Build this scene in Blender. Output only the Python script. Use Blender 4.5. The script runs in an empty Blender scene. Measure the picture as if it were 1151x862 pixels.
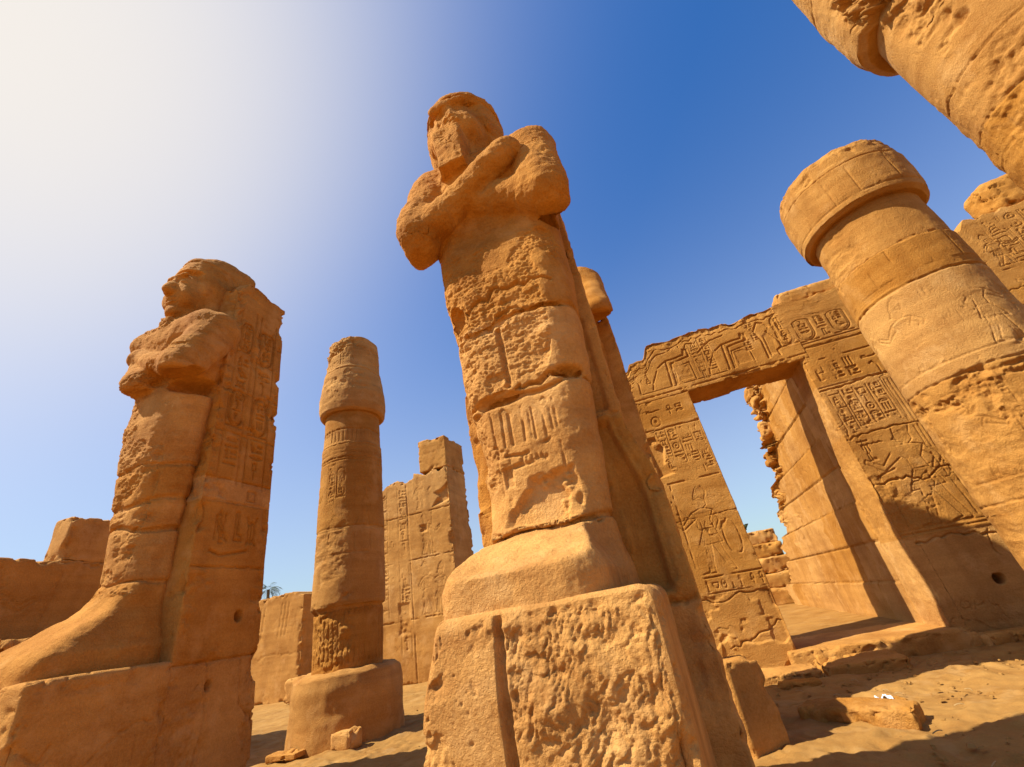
import bpy, math, random
import numpy as np
from mathutils import Matrix, Vector
R_ = math.radians
C = bpy.context.scene.collection
SC = bpy.context.scene
f32 = np.float32

# ------------------------------------------------------------------ camera
cam = bpy.data.cameras.new('camera')
cam.sensor_fit = 'HORIZONTAL'; cam.sensor_width = 36.0; cam.lens = 36.0*485/1151
cam.clip_start = .05; cam.clip_end = 2000
co = bpy.data.objects.new('camera', cam); C.objects.link(co)
pit, rol, yaw = R_(27.97), R_(10.26), R_(14.9)
up = np.array([-math.sin(rol)*math.cos(pit), math.cos(rol)*math.cos(pit), -math.sin(pit)])
fw = np.array([0, 0, -1.]); Yc = fw-up*(fw@up); Yc /= np.linalg.norm(Yc); Xc = np.cross(Yc, up)
A_ = Yc*math.cos(yaw)+Xc*math.sin(yaw); B_ = Xc*math.cos(yaw)-Yc*math.sin(yaw)
M = Matrix([[*B_, 0], [*A_, 0], [*up, 1.6], [0, 0, 0, 1]])
co.matrix_world = M
SC.camera = co

# ------------------------------------------------------------------ sky, sun, exposure
SUN_AZ, SUN_EL = -117.5, 50.0
D = Vector((math.sin(R_(SUN_AZ))*math.cos(R_(SUN_EL)), math.cos(R_(SUN_AZ))*math.cos(R_(SUN_EL)), math.sin(R_(SUN_EL))))
W = bpy.data.worlds.new('World'); SC.world = W; W.use_nodes = True
nt = W.node_tree; nt.nodes.clear()
def N(t, tree=None): return (tree or nt).nodes.new(t)
L = nt.links.new
out = N('ShaderNodeOutputWorld'); bg = N('ShaderNodeBackground'); bg.inputs[1].default_value = 0.0755
sky = N('ShaderNodeTexSky'); sky.sky_type = 'NISHITA'; sky.sun_disc = False
sky.sun_elevation = R_(SUN_EL); sky.sun_rotation = R_(SUN_AZ % 360)
sky.air_density = 1.0; sky.dust_density = 0.6; sky.ozone_density = 2.5
tint = N('ShaderNodeMixRGB'); tint.blend_type = 'MULTIPLY'; tint.inputs[0].default_value = 1; tint.inputs[2].default_value = (.29, .74, 1.5, 1)

# dusty air: a wide pale aureole round the sun and a pale band low in the sky
def mth(op, a, b=None, c=None):
    m = N('ShaderNodeMath'); m.operation = op
    for k, v in enumerate((a, b, c)):
        if v is None: continue
        if isinstance(v, (int, float)): m.inputs[k].default_value = v
        else: L(v, m.inputs[k])
    return m.outputs[0]
tc = N('ShaderNodeTexCoord'); nrm = N('ShaderNodeVectorMath'); nrm.operation = 'NORMALIZE'; L(tc.outputs['Generated'], nrm.inputs[0])
dot = N('ShaderNodeVectorMath'); dot.operation = 'DOT_PRODUCT'; L(nrm.outputs[0], dot.inputs[0])
dot.inputs[1].default_value = (math.sin(R_(-95))*math.cos(R_(50)), math.cos(R_(-95))*math.cos(R_(50)), math.sin(R_(50)))
sep = N('ShaderNodeSeparateXYZ'); L(nrm.outputs[0], sep.inputs[0])
low = mth('EXPONENT', mth('MULTIPLY', mth('MAXIMUM', sep.outputs['Z'], 0.0), -1/.35))
tcol = N('ShaderNodeMixRGB'); L(low, tcol.inputs[0]); tcol.inputs[1].default_value = (.26, .96, 1.72, 1); tcol.inputs[2].default_value = (.42, .86, 1.0, 1)
L(sky.outputs[0], tint.inputs[1]); L(tcol.outputs[0], tint.inputs[2])
ang = mth('ARCCOSINE', dot.outputs['Value'])
fa = mth('MULTIPLY_ADD', mth('DIVIDE', 1.0, mth('ADD', 1.0, mth('EXPONENT', mth('MULTIPLY_ADD', ang, 57.2958/8.2, -32/8.2)))), 1.015, -.015); fa = mth('MAXIMUM', fa, 0.0)
fh = mth('MULTIPLY', mth('EXPONENT', mth('MULTIPLY', mth('POWER', mth('MAXIMUM', sep.outputs['Z'], 0.0), 2.0), -1/.20)), .46)
ft = mth('SUBTRACT', 1.0, mth('MULTIPLY', mth('SUBTRACT', 1.0, fa), mth('SUBTRACT', 1.0, fh)))
mx = N('ShaderNodeMixRGB'); L(ft, mx.inputs[0]); L(tint.outputs[0], mx.inputs[1]); mx.inputs[2].default_value = (7.6, 7.05, 6.35, 1)
L(mx.outputs[0], bg.inputs[0]); L(bg.outputs[0], out.inputs[0])

sl = bpy.data.lights.new('sun', 'SUN'); sl.energy = 5.0; sl.angle = R_(.53); sl.color = (1, .945, .80)
so = bpy.data.objects.new('sun', sl); C.objects.link(so); so.rotation_euler = D.to_track_quat('Z', 'Y').to_euler()
so.location = D*60
vs = SC.view_settings; vs.view_transform = 'Standard'; vs.look = 'None'; vs.exposure = 0.74; vs.gamma = 1; vs.use_curve_mapping = False
SC.cycles.use_denoising = True
SC.cycles.max_bounces = 6; SC.cycles.diffuse_bounces = 4

# ------------------------------------------------------------------ noise
_rng = np.random.default_rng(7)
NV = 64
def _vol():
    w = _rng.standard_normal((NV, NV, NV)); F = np.fft.fftn(w)
    k = np.fft.fftfreq(NV); k2 = k[:, None, None]**2+k[None, :, None]**2+k[None, None, :]**2
    v = np.fft.ifftn(F*np.exp(-k2*11)).real
    return (v/v.std()).astype(f32)
VOL = [_vol() for _ in range(3)]
def vn(P, scale, seed=0):
    """smooth noise, about unit variance, features about `scale` metres across"""
    q = (P/scale*4.3+np.array([seed*7.31, seed*3.77+11.1, seed*5.13+3.3])).astype(f32)
    i = np.floor(q).astype(np.int32); f = q-i; f = f*f*(3-2*f); i &= NV-1; j = (i+1) & (NV-1)
    V = VOL[seed % 3]; x0, y0, z0 = i.T; x1, y1, z1 = j.T; fx, fy, fz = f.T
    a = V[x0, y0, z0]*(1-fx)+V[x1, y0, z0]*fx; b = V[x0, y1, z0]*(1-fx)+V[x1, y1, z0]*fx
    c = V[x0, y0, z1]*(1-fx)+V[x1, y0, z1]*fx; d = V[x0, y1, z1]*(1-fx)+V[x1, y1, z1]*fx
    return (a*(1-fy)+b*fy)*(1-fz)+(c*(1-fy)+d*fy)*fz
def fbm(P, scale, octv=4, seed=0, gain=.5):
    r = 0; a = 1; t = 0
    for o in range(octv):
        r = r+a*vn(P, scale/2**o, seed+o); t += a*a; a *= gain
    return r/math.sqrt(t)
def sstep(a, b, x):
    t = np.clip((x-a)/(b-a), 0, 1); return t*t*(3-2*t)

# ------------------------------------------------------------------ mesh output
def mesh_obj(name, V, quads, mat, parent=None, loc=None, smooth=True, tris=None, tone=None):
    me = bpy.data.meshes.new(name)
    V = np.asarray(V, f32); quads = np.asarray(quads, np.int32).reshape(-1, 4)
    nq = len(quads); nt_ = 0 if tris is None else len(tris)
    me.vertices.add(len(V)); me.vertices.foreach_set('co', V.ravel())
    lo = quads.ravel(); st = np.arange(nq, dtype=np.int32)*4; tot = np.full(nq, 4, np.int32)
    if nt_:
        t = np.asarray(tris, np.int32); lo = np.concatenate([lo, t.ravel()])
        st = np.concatenate([st, nq*4+np.arange(nt_, dtype=np.int32)*3]); tot = np.concatenate([tot, np.full(nt_, 3, np.int32)])
    me.loops.add(len(lo)); me.loops.foreach_set('vertex_index', lo)
    me.polygons.add(nq+nt_); me.polygons.foreach_set('loop_start', st); me.polygons.foreach_set('loop_total', tot)
    me.polygons.foreach_set('use_smooth', np.full(nq+nt_, smooth))
    me.update(calc_edges=True); me.validate()
    me.materials.append(mat)
    if tone is not None and len(tone) == len(me.vertices):
        a = me.attributes.new('tone', 'FLOAT', 'POINT'); a.data.foreach_set('value', np.asarray(tone, f32))
    o = bpy.data.objects.new(name, me); C.objects.link(o)
    if loc is not None: o.location = loc
    if parent is not None: o.parent = parent
    return o
def thing(name, label, cat, loc, group=None):
    o = bpy.data.objects.new(name, None); C.objects.link(o); o.location = loc; o.empty_display_size = .3
    return tag(o, label, cat, group)
def tag(o, label, cat, group=None):
    o['label'] = label; o['category'] = cat
    if group: o['group'] = group
    return o

# ------------------------------------------------------------------ height maps for carving
class HM:
    def __init__(s, w, h, res=.012):
        s.w, s.hh, s.r = w, h, res
        s.nx, s.ny = int(w/res)+2, int(h/res)+2
        s.a = np.zeros((s.ny, s.nx), f32)
    def win(s, x0, y0, x1, y1, m):
        i0, i1 = max(0, int((x0-m)/s.r)), min(s.nx, int((x1+m)/s.r)+2)
        j0, j1 = max(0, int((y0-m)/s.r)), min(s.ny, int((y1+m)/s.r)+2)
        if i0 >= i1 or j0 >= j1: return None
        X = (np.arange(i0, i1)*s.r)[None, :]; Y = (np.arange(j0, j1)*s.r)[:, None]
        return slice(j0, j1), slice(i0, i1), X, Y
    def seg(s, x0, y0, x1, y1, w, d):
        k = s.win(min(x0, x1), min(y0, y1), max(x0, x1), max(y0, y1), w)
        if k is None: return
        J, I, X, Y = k; dx, dy = x1-x0, y1-y0; q = dx*dx+dy*dy+1e-12
        t = np.clip(((X-x0)*dx+(Y-y0)*dy)/q, 0, 1)
        dd = ((X-x0-t*dx)**2+(Y-y0-t*dy)**2)/(w*w)
        s.a[J, I] = np.minimum(s.a[J, I], -d*np.clip(1-dd, 0, 1))
    def path(s, pts, w, d, closed=False):
        p = list(pts)+([pts[0]] if closed else [])
        for a, b in zip(p[:-1], p[1:]): s.seg(a[0], a[1], b[0], b[1], w, d)
    def disk(s, cx, cy, rx, ry, d, e=.25):
        k = s.win(cx-rx, cy-ry, cx+rx, cy+ry, .02)
        if k is None: return
        J, I, X, Y = k; q = np.sqrt(((X-cx)/rx)**2+((Y-cy)/ry)**2)
        s.a[J, I] = np.minimum(s.a[J, I], -d*np.clip((1-q)/e, 0, 1))
    def ring(s, cx, cy, rx, ry, w, d, n=14):
        s.path([(cx+rx*math.cos(2*math.pi*i/n), cy+ry*math.sin(2*math.pi*i/n)) for i in range(n)], w, d, True)
    def rect(s, x0, y0, x1, y1, d, e=.02):
        k = s.win(x0, y0, x1, y1, 0)
        if k is None: return
        J, I, X, Y = k
        q = np.minimum(np.minimum(X-x0, x1-X), np.minimum(Y-y0, y1-Y))
        s.a[J, I] = np.minimum(s.a[J, I], -d*np.clip(q/e, 0, 1))
    def poly(s, pts, d, e=.02):
        xs = [p[0] for p in pts]; ys = [p[1] for p in pts]
        k = s.win(min(xs), min(ys), max(xs), max(ys), 0)
        if k is None: return
        J, I, X, Y = k; ins = np.zeros((Y.shape[0], X.shape[1]), bool); dist = np.full(ins.shape, 9., f32)
        n = len(pts)
        for a in range(n):
            (x0, y0), (x1, y1) = pts[a], pts[(a+1) % n]
            if y0 != y1: ins ^= ((Y > y0) != (Y > y1)) & (X < (x1-x0)*(Y-y0)/(y1-y0)+x0)
            dx, dy = x1-x0, y1-y0; t = np.clip(((X-x0)*dx+(Y-y0)*dy)/(dx*dx+dy*dy+1e-12), 0, 1)
            dist = np.minimum(dist, np.hypot(X-x0-t*dx, Y-y0-t*dy))
        s.a[J, I] = np.where(ins, np.minimum(s.a[J, I], -d*np.clip(dist/e, 0, 1)), s.a[J, I])
    def wear(s, seed, scale=.5, lo=-.9, hi=.4):
        """abrasion: carving fades out in patches"""
        jj, ii = np.mgrid[0:s.ny, 0:s.nx]
        P = np.stack([ii.ravel()*s.r, jj.ravel()*s.r, np.full(ii.size, seed*3.3)], 1)
        n = fbm(P, scale, 3, seed).reshape(s.a.shape)
        s.a *= sstep(lo, hi, n)
    def jag(s, pts, w, d, rnd, amp=.02, step=.08):
        """a ragged crack / open joint along a polyline"""
        for (x0, y0), (x1, y1) in zip(pts[:-1], pts[1:]):
            n = max(1, int(math.hypot(x1-x0, y1-y0)/step)); px, py = x0, y0
            for i in range(1, n+1):
                t = i/n; qx = x0+(x1-x0)*t+rnd.gauss(0, amp*.3); qy = y0+(y1-y0)*t+rnd.gauss(0, amp)
                s.seg(px, py, qx, qy, w*rnd.uniform(.6, 1.3), d*rnd.uniform(.6, 1.2)); px, py = qx, qy
    def sample(s, u, v):
        x = np.clip(u/s.r, 0, s.nx-1.001); y = np.clip(v/s.r, 0, s.ny-1.001)
        i = x.astype(np.int32); j = y.astype(np.int32); fx = x-i; fy = y-j
        return (s.a[j, i]*(1-fx)+s.a[j, i+1]*fx)*(1-fy)+(s.a[j+1, i]*(1-fx)+s.a[j+1, i+1]*fx)*fy

# hieroglyph stroke library, unit box
def _circ(cx, cy, rx, ry, n=10, a0=0, a1=360):
    return [(cx+rx*math.cos(R_(a0+(a1-a0)*i/n)), cy+ry*math.sin(R_(a0+(a1-a0)*i/n))) for i in range(n+1)]
GL = [
    [[(.45, 0), (.45, .5)], [(.45, .5), (.3, .6), (.35, .95), (.6, 1), (.62, .6), (.45, .5)]],              # reed
    [[(0, .4), (.12, .6), (.25, .4), (.37, .6), (.5, .4), (.62, .6), (.75, .4), (.87, .6), (1, .4)]],          # water
    [[(.1, .75), (.25, .95), (.4, .85), (.42, .65), (.8, .3), (1, .05)], [(.2, .7), (.2, .4), (.45, .2), (.9, .1)], [(.4, .22), (.4, 0), (.6, 0)], [(.1, .75), (.2, .68)]],  # bird
    [_circ(.5, .75, .2, .24), [(.5, .5), (.5, 0)], [(.15, .45), (.85, .45)]],                                      # ankh
    [_circ(.5, .5, .36, .4), _circ(.5, .5, .08, .09, 6)],                                                          # sun
    [[(0, .5), (.3, .75), (.7, .75), (1, .5), (.7, .3), (.3, .3), (0, .5)]],                                    # mouth
    [_circ(.5, .7, .48, .5, 9, 180, 360), [(.02, .7), (.98, .7)]],                                                  # basket
    [[(0, .35), (.3, .35), (.4, .55), (.75, .5), (1, .55)], [(0, .35), (0, .5), (.1, .6)]],                        # viper
    [[(.35, 1), (.35, .25), (.3, .1), (1, .1), (.95, .25), (.6, .3), (.6, 1), (.35, 1)]],                      # foot
    [[(.15, 0), (.85, 0), (.85, .8), (.15, .8), (.15, 0)], [(.3, .2), (.3, .8)]],                                # stool
    [[(.2, 0), (.15, .3), (.3, .45), (.25, .7), (.35, .95), (.55, .95), (.58, .72), (.75, .4), (.85, .05), (.2, 0)], [(.3, .45), (.7, .55)]],  # seated
    [[(.5, 0), (.5, 1)], [(.35, .9), (.65, .9)], [(.33, .8), (.67, .8)], [(.3, .7), (.7, .7)], [(.3, 0), (.7, 0)]],  # djed
    [_circ(.5, .2, .42, .55, 8, 0, 180), [(.08, .2), (.92, .2)]],                                                   # loaf
    [[(0, .5), (1, .5)], [(0, .42), (0, .6)], [(1, .42), (1, .6)]],                                               # bolt
    [_circ(.5, .4, .28, .36), [(.25, .6), (.05, .9)], [(.75, .6), (.95, .9)], [(.3, .15), (.1, 0)], [(.7, .15), (.9, 0)], [(.5, .05), (.5, .75)]],  # scarab
    [[(.5, 0), (.5, .8), (.35, 1), (.2, .9)], [(.4, 0), (.6, 0)]],                                                 # sceptre
    [[(0, .45), (.6, .45), (.7, .6), (1, .55)], [(.0, .45), (.05, .7), (.2, .7), (.25, .5)]],                      # arm
    [[(.2, 0), (.2, .9)], [(.5, 0), (.5, .9)], [(.8, 0), (.8, .9)]],                                               # strokes
]
def glyph(h, k, x, y, w, hh, lw, d):
    for p in GL[k]: h.path([(x+a*w, y+b*hh) for a, b in p], lw, d)
def text_col(h, x, y0, y1, w, rnd, lw=.016, d=.02, lines=True):
    if lines: h.path([(x, y0), (x, y1)], lw*.8, d*.7); h.path([(x+w, y0), (x+w, y1)], lw*.8, d*.7)
    y = y1-.03*w
    while y-w*.45 > y0:
        if rnd.random() < .4:
            g = w*rnd.uniform(.35, .5)
            glyph(h, rnd.choice([0, 3, 10, 11, 2, 8]), x+w*.1, y-g*1.3, w*.36, g*1.25, lw, d)
            glyph(h, rnd.choice([4, 12, 9, 6]), x+w*.54, y-g*.6, w*.34, g*.5, lw, d)
            glyph(h, rnd.choice([1, 5, 13, 12]), x+w*.54, y-g*1.3, w*.36, g*.5, lw, d)
            y -= g*1.5
        else:
            k = rnd.randrange(len(GL)); g = w*(.35 if k in (1, 5, 6, 7, 13, 16, 12) else rnd.uniform(.65, .9))
            glyph(h, k, x+w*.12, y-g, w*.76, g*.9, lw, d); y -= g*1.08
def cartouche(h, x, y, w, hh, rnd, lw=.02, d=.025):
    r = w/2
    pts = [(x+r+r*math.cos(a), y+hh-r+r*math.sin(a)) for a in np.linspace(0, math.pi, 9)]
    pts += [(x+r+r*math.cos(a), y+r+r*math.sin(a)) for a in np.linspace(math.pi, 2*math.pi, 9)]
    h.path(pts, lw, d, True); h.path([(x-.05*w, y-.06*w), (x+1.05*w, y-.06*w)], lw, d)
    q = [(x+r+(a-x-r)*.8, y+hh/2+(b-y-hh/2)*(1-.2*w/hh)) for a, b in pts]; h.path(q, lw*.6, d*.6, True)
    text_col(h, x+w*.17, y+.22*w, y+hh-.22*w, w*.66, rnd, lw*.8, d*.9, False)
FIG = [[(.16, .02), (.12, .25), (.10, .40)], [(.09, .03), (.05, .25), (.03, .38)], [(.16, .02), (.26, 0), (.08, 0), (.09, .03)],
       [(-.10, .03), (-.02, .25), (.02, .36)], [(-.17, .03), (-.10, .25), (-.08, .40)], [(-.17, .03), (-.17, 0), (0, 0), (-.10, .03)],
       [(-.08, .55), (-.13, .36), (.19, .34), (.07, .55), (-.08, .55)], [(-.08, .55), (-.06, .66), (-.14, .78)], [(.07, .55), (.07, .66), (.15, .78)],
       [(-.14, .78), (-.03, .82), (.03, .82), (.15, .78)], [(.15, .78), (.30, .64), (.44, .74), (.46, .70), (.31, .58), (.12, .69)],
       [(-.14, .78), (-.24, .64), (-.14, .50), (-.10, .53), (-.17, .64), (-.10, .72)],
       [(-.03, .82), (-.08, .86), (-.08, .93), (-.02, .97), (.06, .95), (.07, .91), (.10, .89), (.06, .88), (.06, .855), (.02, .84), (.02, .82)],
       [(-.08, .93), (-.13, 1.05), (-.07, 1.15), (0, 1.10), (.05, 1.0), (.06, .95)]]
def figure_relief(h, x, y, hh, flip=1, lw=.022, d=.028, skip=()):
    lw, d = lw*.8, d*.75
    for k, p in enumerate(FIG):
        if k in skip: continue
        h.path([(x+flip*a*hh, y+b*hh) for a, b in p], lw, d)
    for pg, k in (([(-.08, .55), (-.13, .36), (.19, .34), (.07, .55)], .5), ([(.12, .25), (.16, .02), (.09, .03), (.04, .25), (.03, .36), (.10, .38)], .6), ([(-.02, .25), (-.10, .03), (-.17, .03), (-.10, .25), (-.08, .38), (.02, .36)], .6),
                  ([(-.08, .86), (-.08, .93), (-.02, .97), (.06, .95), (.10, .89), (.06, .855), (.02, .82), (-.03, .82)], .6), ([(-.08, .93), (-.13, 1.05), (-.07, 1.15), (0, 1.10), (.05, 1.0), (.06, .95)], .5)):
        h.poly([(x+flip*a*hh, y+b*hh) for a, b in pg], d*k, .035)
    sink = [(-.08, .55), (-.06, .66), (-.14, .78), (.15, .78), (.07, .66), (.07, .55)]
    h.poly([(x+flip*a*hh, y+b*hh) for a, b in sink], d*.45, .04)

# ------------------------------------------------------------------ displaced stone
def block_tone(z, u, zj, seed, xj=None):
    """each course (and block) of masonry has its own natural stone tone"""
    r = np.random.default_rng(seed+500); c = np.searchsorted(np.asarray(zj), z); tab = r.uniform(-1, 1, (len(zj)+2, 24))
    if xj is None: return tab[c, 0]
    k = np.zeros(len(z), int)
    for i, xs in enumerate(xj):
        m = c == i+1; k[m] = np.searchsorted(np.asarray(xs), u[m]) % 24
    return tab[c, k]
def weather(P, n, edge, amp, seed, chip=.05, pits=.3):
    """displacement along the normal: undulation, tool marks, chips on the arrises"""
    d = amp*(.7*fbm(P, 1.6, 3, seed)+.14*fbm(P, .2, 4, seed+3, .6))
    pt = np.maximum(0, fbm(P, .07, 2, seed+5)-1.3)*sstep(.1, 1.0, fbm(P, 1.0, 2, seed+7)); d = d-amp*pits*3*pt
    g = fbm(P, .8, 3, seed+9, .55); c = np.maximum(0, g-.55); c = c*(1+.35*np.abs(vn(P, .25, seed+1)))
    ck = vn(P*np.array([1, 1, .7]), 1.7, seed+2)+.25*vn(P, .3, seed+4)
    d = d-.022*np.exp(-(ck/.022)**2)*sstep(.5, 1.0, fbm(P, 1.5, 2, seed+12))
    c2 = np.maximum(0, fbm(P, .26, 3, seed+13, .6)-.8)
    return d-chip*edge*(np.minimum(c, 1.2)+.45*np.minimum(c2, 1.0))
def grid_quads(nu, nv, flip=False):
    i = np.arange((nu-1)*(nv-1)); a = (i//(nv-1))*nv+i % (nv-1)
    q = np.stack([a, a+nv, a+nv+1, a+1], 1)
    return q[:, ::-1] if flip else q
AX = {'-x': (0, -1, 1, 2), '+x': (0, 1, 1, 2), '-y': (1, -1, 0, 2), '+y': (1, 1, 0, 2), '-z': (2, -1, 0, 1), '+z': (2, 1, 0, 1)}
def stone_box(name, box, mat, parent=None, root=(0, 0, 0), res=.025, rnd=.04, amp=.006, chip=.06, seed=0, relief=None, extra=None,
              warp=None, fine=('-x', '+x', '-y', '+y', '-z', '+z'), coarse=4, skip=(), pits=.3, edgew=.16, zj=(), xj=None, tone=None):
    lo = np.array(box[0::2], float); hi = np.array(box[1::2], float); rr = min(rnd, (hi-lo).min()*.45)
    VV, QQ, TT, off = [], [], [], 0
    for fc, (ax, sg, ua, va) in AX.items():
        if fc in skip: continue
        st = res if fc in fine else res*coarse
        def lat(k):
            n = max(2, int(round((hi[k]-lo[k])/st))+1); t = np.linspace(0, 1, n)
            e = rr/(hi[k]-lo[k])*np.array([.0, .15, .4, .7]); e = np.concatenate([e, 1-e]); return lo[k]+(hi[k]-lo[k])*np.unique(np.round(np.concatenate([t, e]), 5))
        U, Vv = lat(ua), lat(va); nu, nv = len(U), len(Vv)
        P = np.zeros((nu*nv, 3)); P[:, ua] = np.repeat(U, nv); P[:, va] = np.tile(Vv, nu); P[:, ax] = hi[ax] if sg > 0 else lo[ax]
        q = np.clip(P, lo+rr, hi-rr); n = P-q; n /= np.linalg.norm(n, axis=1)[:, None]
        dd = np.sort(np.minimum(P-lo, hi-P), axis=1); edge = np.exp(-(dd[:, 1]/(edgew*.75))**2)
        P0 = P.copy(); P = q+n*rr
        d = weather(P, n, edge, amp, seed, chip, pits)
        if relief and fc in relief:
            h = relief[fc]; u = P0[:, ua]-lo[ua]; v = P0[:, va]-lo[va]
            d = d+h.sample(u, v)*np.clip(dd[:, 1]/.03, 0, 1)
        if extra: d = d+extra(P, n, fc, dd)*np.clip(dd[:, 1]/.05, 0, 1)
        P = P+n*d[:, None]
        TT.append(block_tone(P0[:, 2]-lo[2], P0[:, 1]-lo[1], zj, seed, xj)) if len(zj) else TT.append(np.full(len(P), np.random.default_rng(seed+9).uniform(-.8, .8) if tone is None else tone))
        if warp: P = warp(P)
        VV.append(P); QQ.append(grid_quads(nu, nv, flip=((sg > 0) == (ax == 1)))+off); off += nu*nv
    return mesh_obj(name, np.concatenate(VV)-np.array(root), np.concatenate(QQ), mat, parent, tone=np.concatenate(TT))
def lathe(name, cx, cy, prof, mat, parent=None, root=(0, 0, 0), nth=420, dz=.02, amp=.008, seed=0, relief=None, extra=None, arc=None, cap=True, lump=.0, zj=()):
    """prof: list of (z, r) breakpoints; relief sampled at u = angle*r0, v = z-z0"""
    zs = []; 
    for (z0, r0), (z1, r1) in zip(prof[:-1], prof[1:]):
        n = max(1, int(math.hypot(z1-z0, r1-r0)/dz)); t = np.arange(n)/n
        zs += list(zip(z0+(z1-z0)*t, r0+(r1-r0)*t))
    zs.append(prof[-1]); zs = np.array(zs); Z = zs[:, 0]; Rr = zs[:, 1]
    th = np.linspace(-math.pi, math.pi, nth)
    T = np.repeat(th, len(Z)); ZZ = np.tile(Z, nth); RR = np.tile(Rr, nth)
    n = np.stack([np.cos(T), np.sin(T), 0*T], 1); P = np.stack([cx+RR*np.cos(T), cy+RR*np.sin(T), ZZ], 1)
    w = np.clip(RR/.3, 0, 1)
    d = amp*(.8*fbm(P, 1.2, 3, seed)+.16*fbm(P, .2, 4, seed+3)-1.0*np.maximum(0, fbm(P, .07, 2, seed+5)-1.2)*sstep(0, 1, fbm(P, .9, 2, seed+6)))+lump*fbm(P, 1.6, 2, seed+8)
    if relief is not None: d = d+relief.sample((T+math.pi)*Rr.max(), ZZ-Z[0])*np.clip((RR-.3)/.1, 0, 1)
    if extra: d = d+extra(P, T, ZZ, RR)
    P = P+n*(d*w)[:, None]
    # top caps wobble a little in height
    P[:, 2] += .02*fbm(P*np.array([1, 1, 0]), .7, 2, seed+11)*(RR < Rr.max()*.97)*(ZZ > Z[0]+.05)
    nz = len(Z); P3 = P.reshape(nth, nz, 3); P3[-1] = P3[0]
    return mesh_obj(name, P3.reshape(-1, 3)-np.array(root), grid_quads(nth, nz, False), mat, parent, tone=block_tone(ZZ, T, zj, seed) if len(zj) else np.full(nth*nz, np.random.default_rng(seed+9).uniform(-.8, .8)))

# ------------------------------------------------------------------ signed distance sculpting
def smin(a, b, k):
    h = np.clip(.5+.5*(b-a)/k, 0, 1); return b+(a-b)*h-k*h*(1-h)
def smax(a, b, k): return -smin(-a, -b, k)
def sd_ell(P, c, r):
    c = np.array(c, f32); r = np.array(r, f32); q = (P-c)/r; k0 = np.sqrt((q*q).sum(-1))+1e-6; k1 = np.sqrt(((q/r)**2).sum(-1))+1e-6
    return k0*(k0-1)/k1
def sd_cap(P, a, b, ra, rb):
    a = np.array(a, f32); b = np.array(b, f32); ab = b-a; t = np.clip(((P-a)@ab)/(ab@ab), 0, 1)
    return np.sqrt(((P-a-t[..., None]*ab)**2).sum(-1))-(ra+(rb-ra)*t)
def sd_box(P, c, h, r):
    q = np.abs(P-np.array(c, f32))-(np.array(h, f32)-r)
    return np.sqrt((np.maximum(q, 0)**2).sum(-1))+np.minimum(q.max(-1), 0)-r
def surface_nets(fn, lo, hi, res):
    lo = np.array(lo, f32); n = np.ceil((np.array(hi)-lo)/res).astype(int)+1
    ax = [lo[k]+np.arange(n[k], dtype=f32)*res for k in range(3)]
    Dv = np.empty(n, f32); step = 24
    for i in range(0, n[0], step):
        P = np.stack(np.meshgrid(ax[0][i:i+step], ax[1], ax[2], indexing='ij'), -1); Dv[i:i+step] = fn(P)
    S = Dv < 0; m = n-1
    cs = [(0, 0, 0), (1, 0, 0), (0, 1, 0), (1, 1, 0), (0, 0, 1), (1, 0, 1), (0, 1, 1), (1, 1, 1)]
    sl_ = lambda A, c: A[c[0]:c[0]+m[0], c[1]:c[1]+m[1], c[2]:c[2]+m[2]]
    cnt = sum(sl_(S, c).astype(np.int8) for c in cs); act = (cnt > 0) & (cnt < 8)
    idx = np.argwhere(act); cid = np.full(m, -1, np.int32); cid[act] = np.arange(len(idx))
    acc = np.zeros((len(idx), 3), f32); num = np.zeros(len(idx), f32)
    ed = [(0, 1), (2, 3), (4, 5), (6, 7), (0, 2), (1, 3), (4, 6), (5, 7), (0, 4), (1, 5), (2, 6), (3, 7)]
    vals = [Dv[idx[:, 0]+c[0], idx[:, 1]+c[1], idx[:, 2]+c[2]] for c in cs]
    for a, b in ed:
        va, vb = vals[a], vals[b]; x = (va < 0) != (vb < 0); t = np.where(x, va/np.where(x, va-vb, 1), 0)
        p = np.array(cs[a], f32)+t[:, None]*(np.array(cs[b], f32)-np.array(cs[a], f32))
        acc += p*x[:, None]; num += x
    V = lo+(idx+acc/num[:, None])*res
    Q = []
    for k in range(3):
        s0 = [slice(None)]*3; s1 = [slice(None)]*3; s0[k] = slice(0, -1); s1[k] = slice(1, None)
        e = np.argwhere(S[tuple(s0)] != S[tuple(s1)]); u, v = (k+1) % 3, (k+2) % 3
        ok = (e[:, u] > 0) & (e[:, v] > 0) & (e[:, u] < m[u]) & (e[:, v] < m[v]); e = e[ok]
        def g(du, dv):
            i = e.copy(); i[:, u] -= du; i[:, v] -= dv; return cid[i[:, 0], i[:, 1], i[:, 2]]
        q = np.stack([g(1, 1), g(0, 1), g(0, 0), g(1, 0)], 1)
        fl = ~S[e[:, 0], e[:, 1], e[:, 2]]; q[fl] = q[fl][:, ::-1]; Q.append(q)
    # normals from the field gradient
    gi = np.clip(idx, 1, np.array(m)-1)
    gr = np.stack([Dv[gi[:, 0]+1, gi[:, 1], gi[:, 2]]-Dv[gi[:, 0]-1, gi[:, 1], gi[:, 2]], Dv[gi[:, 0], gi[:, 1]+1, gi[:, 2]]-Dv[gi[:, 0], gi[:, 1]-1, gi[:, 2]],
                   Dv[gi[:, 0], gi[:, 1], gi[:, 2]+1]-Dv[gi[:, 0], gi[:, 1], gi[:, 2]-1]], 1)
    gr /= np.linalg.norm(gr, axis=1)[:, None]+1e-9
    return V, np.concatenate(Q), gr

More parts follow.
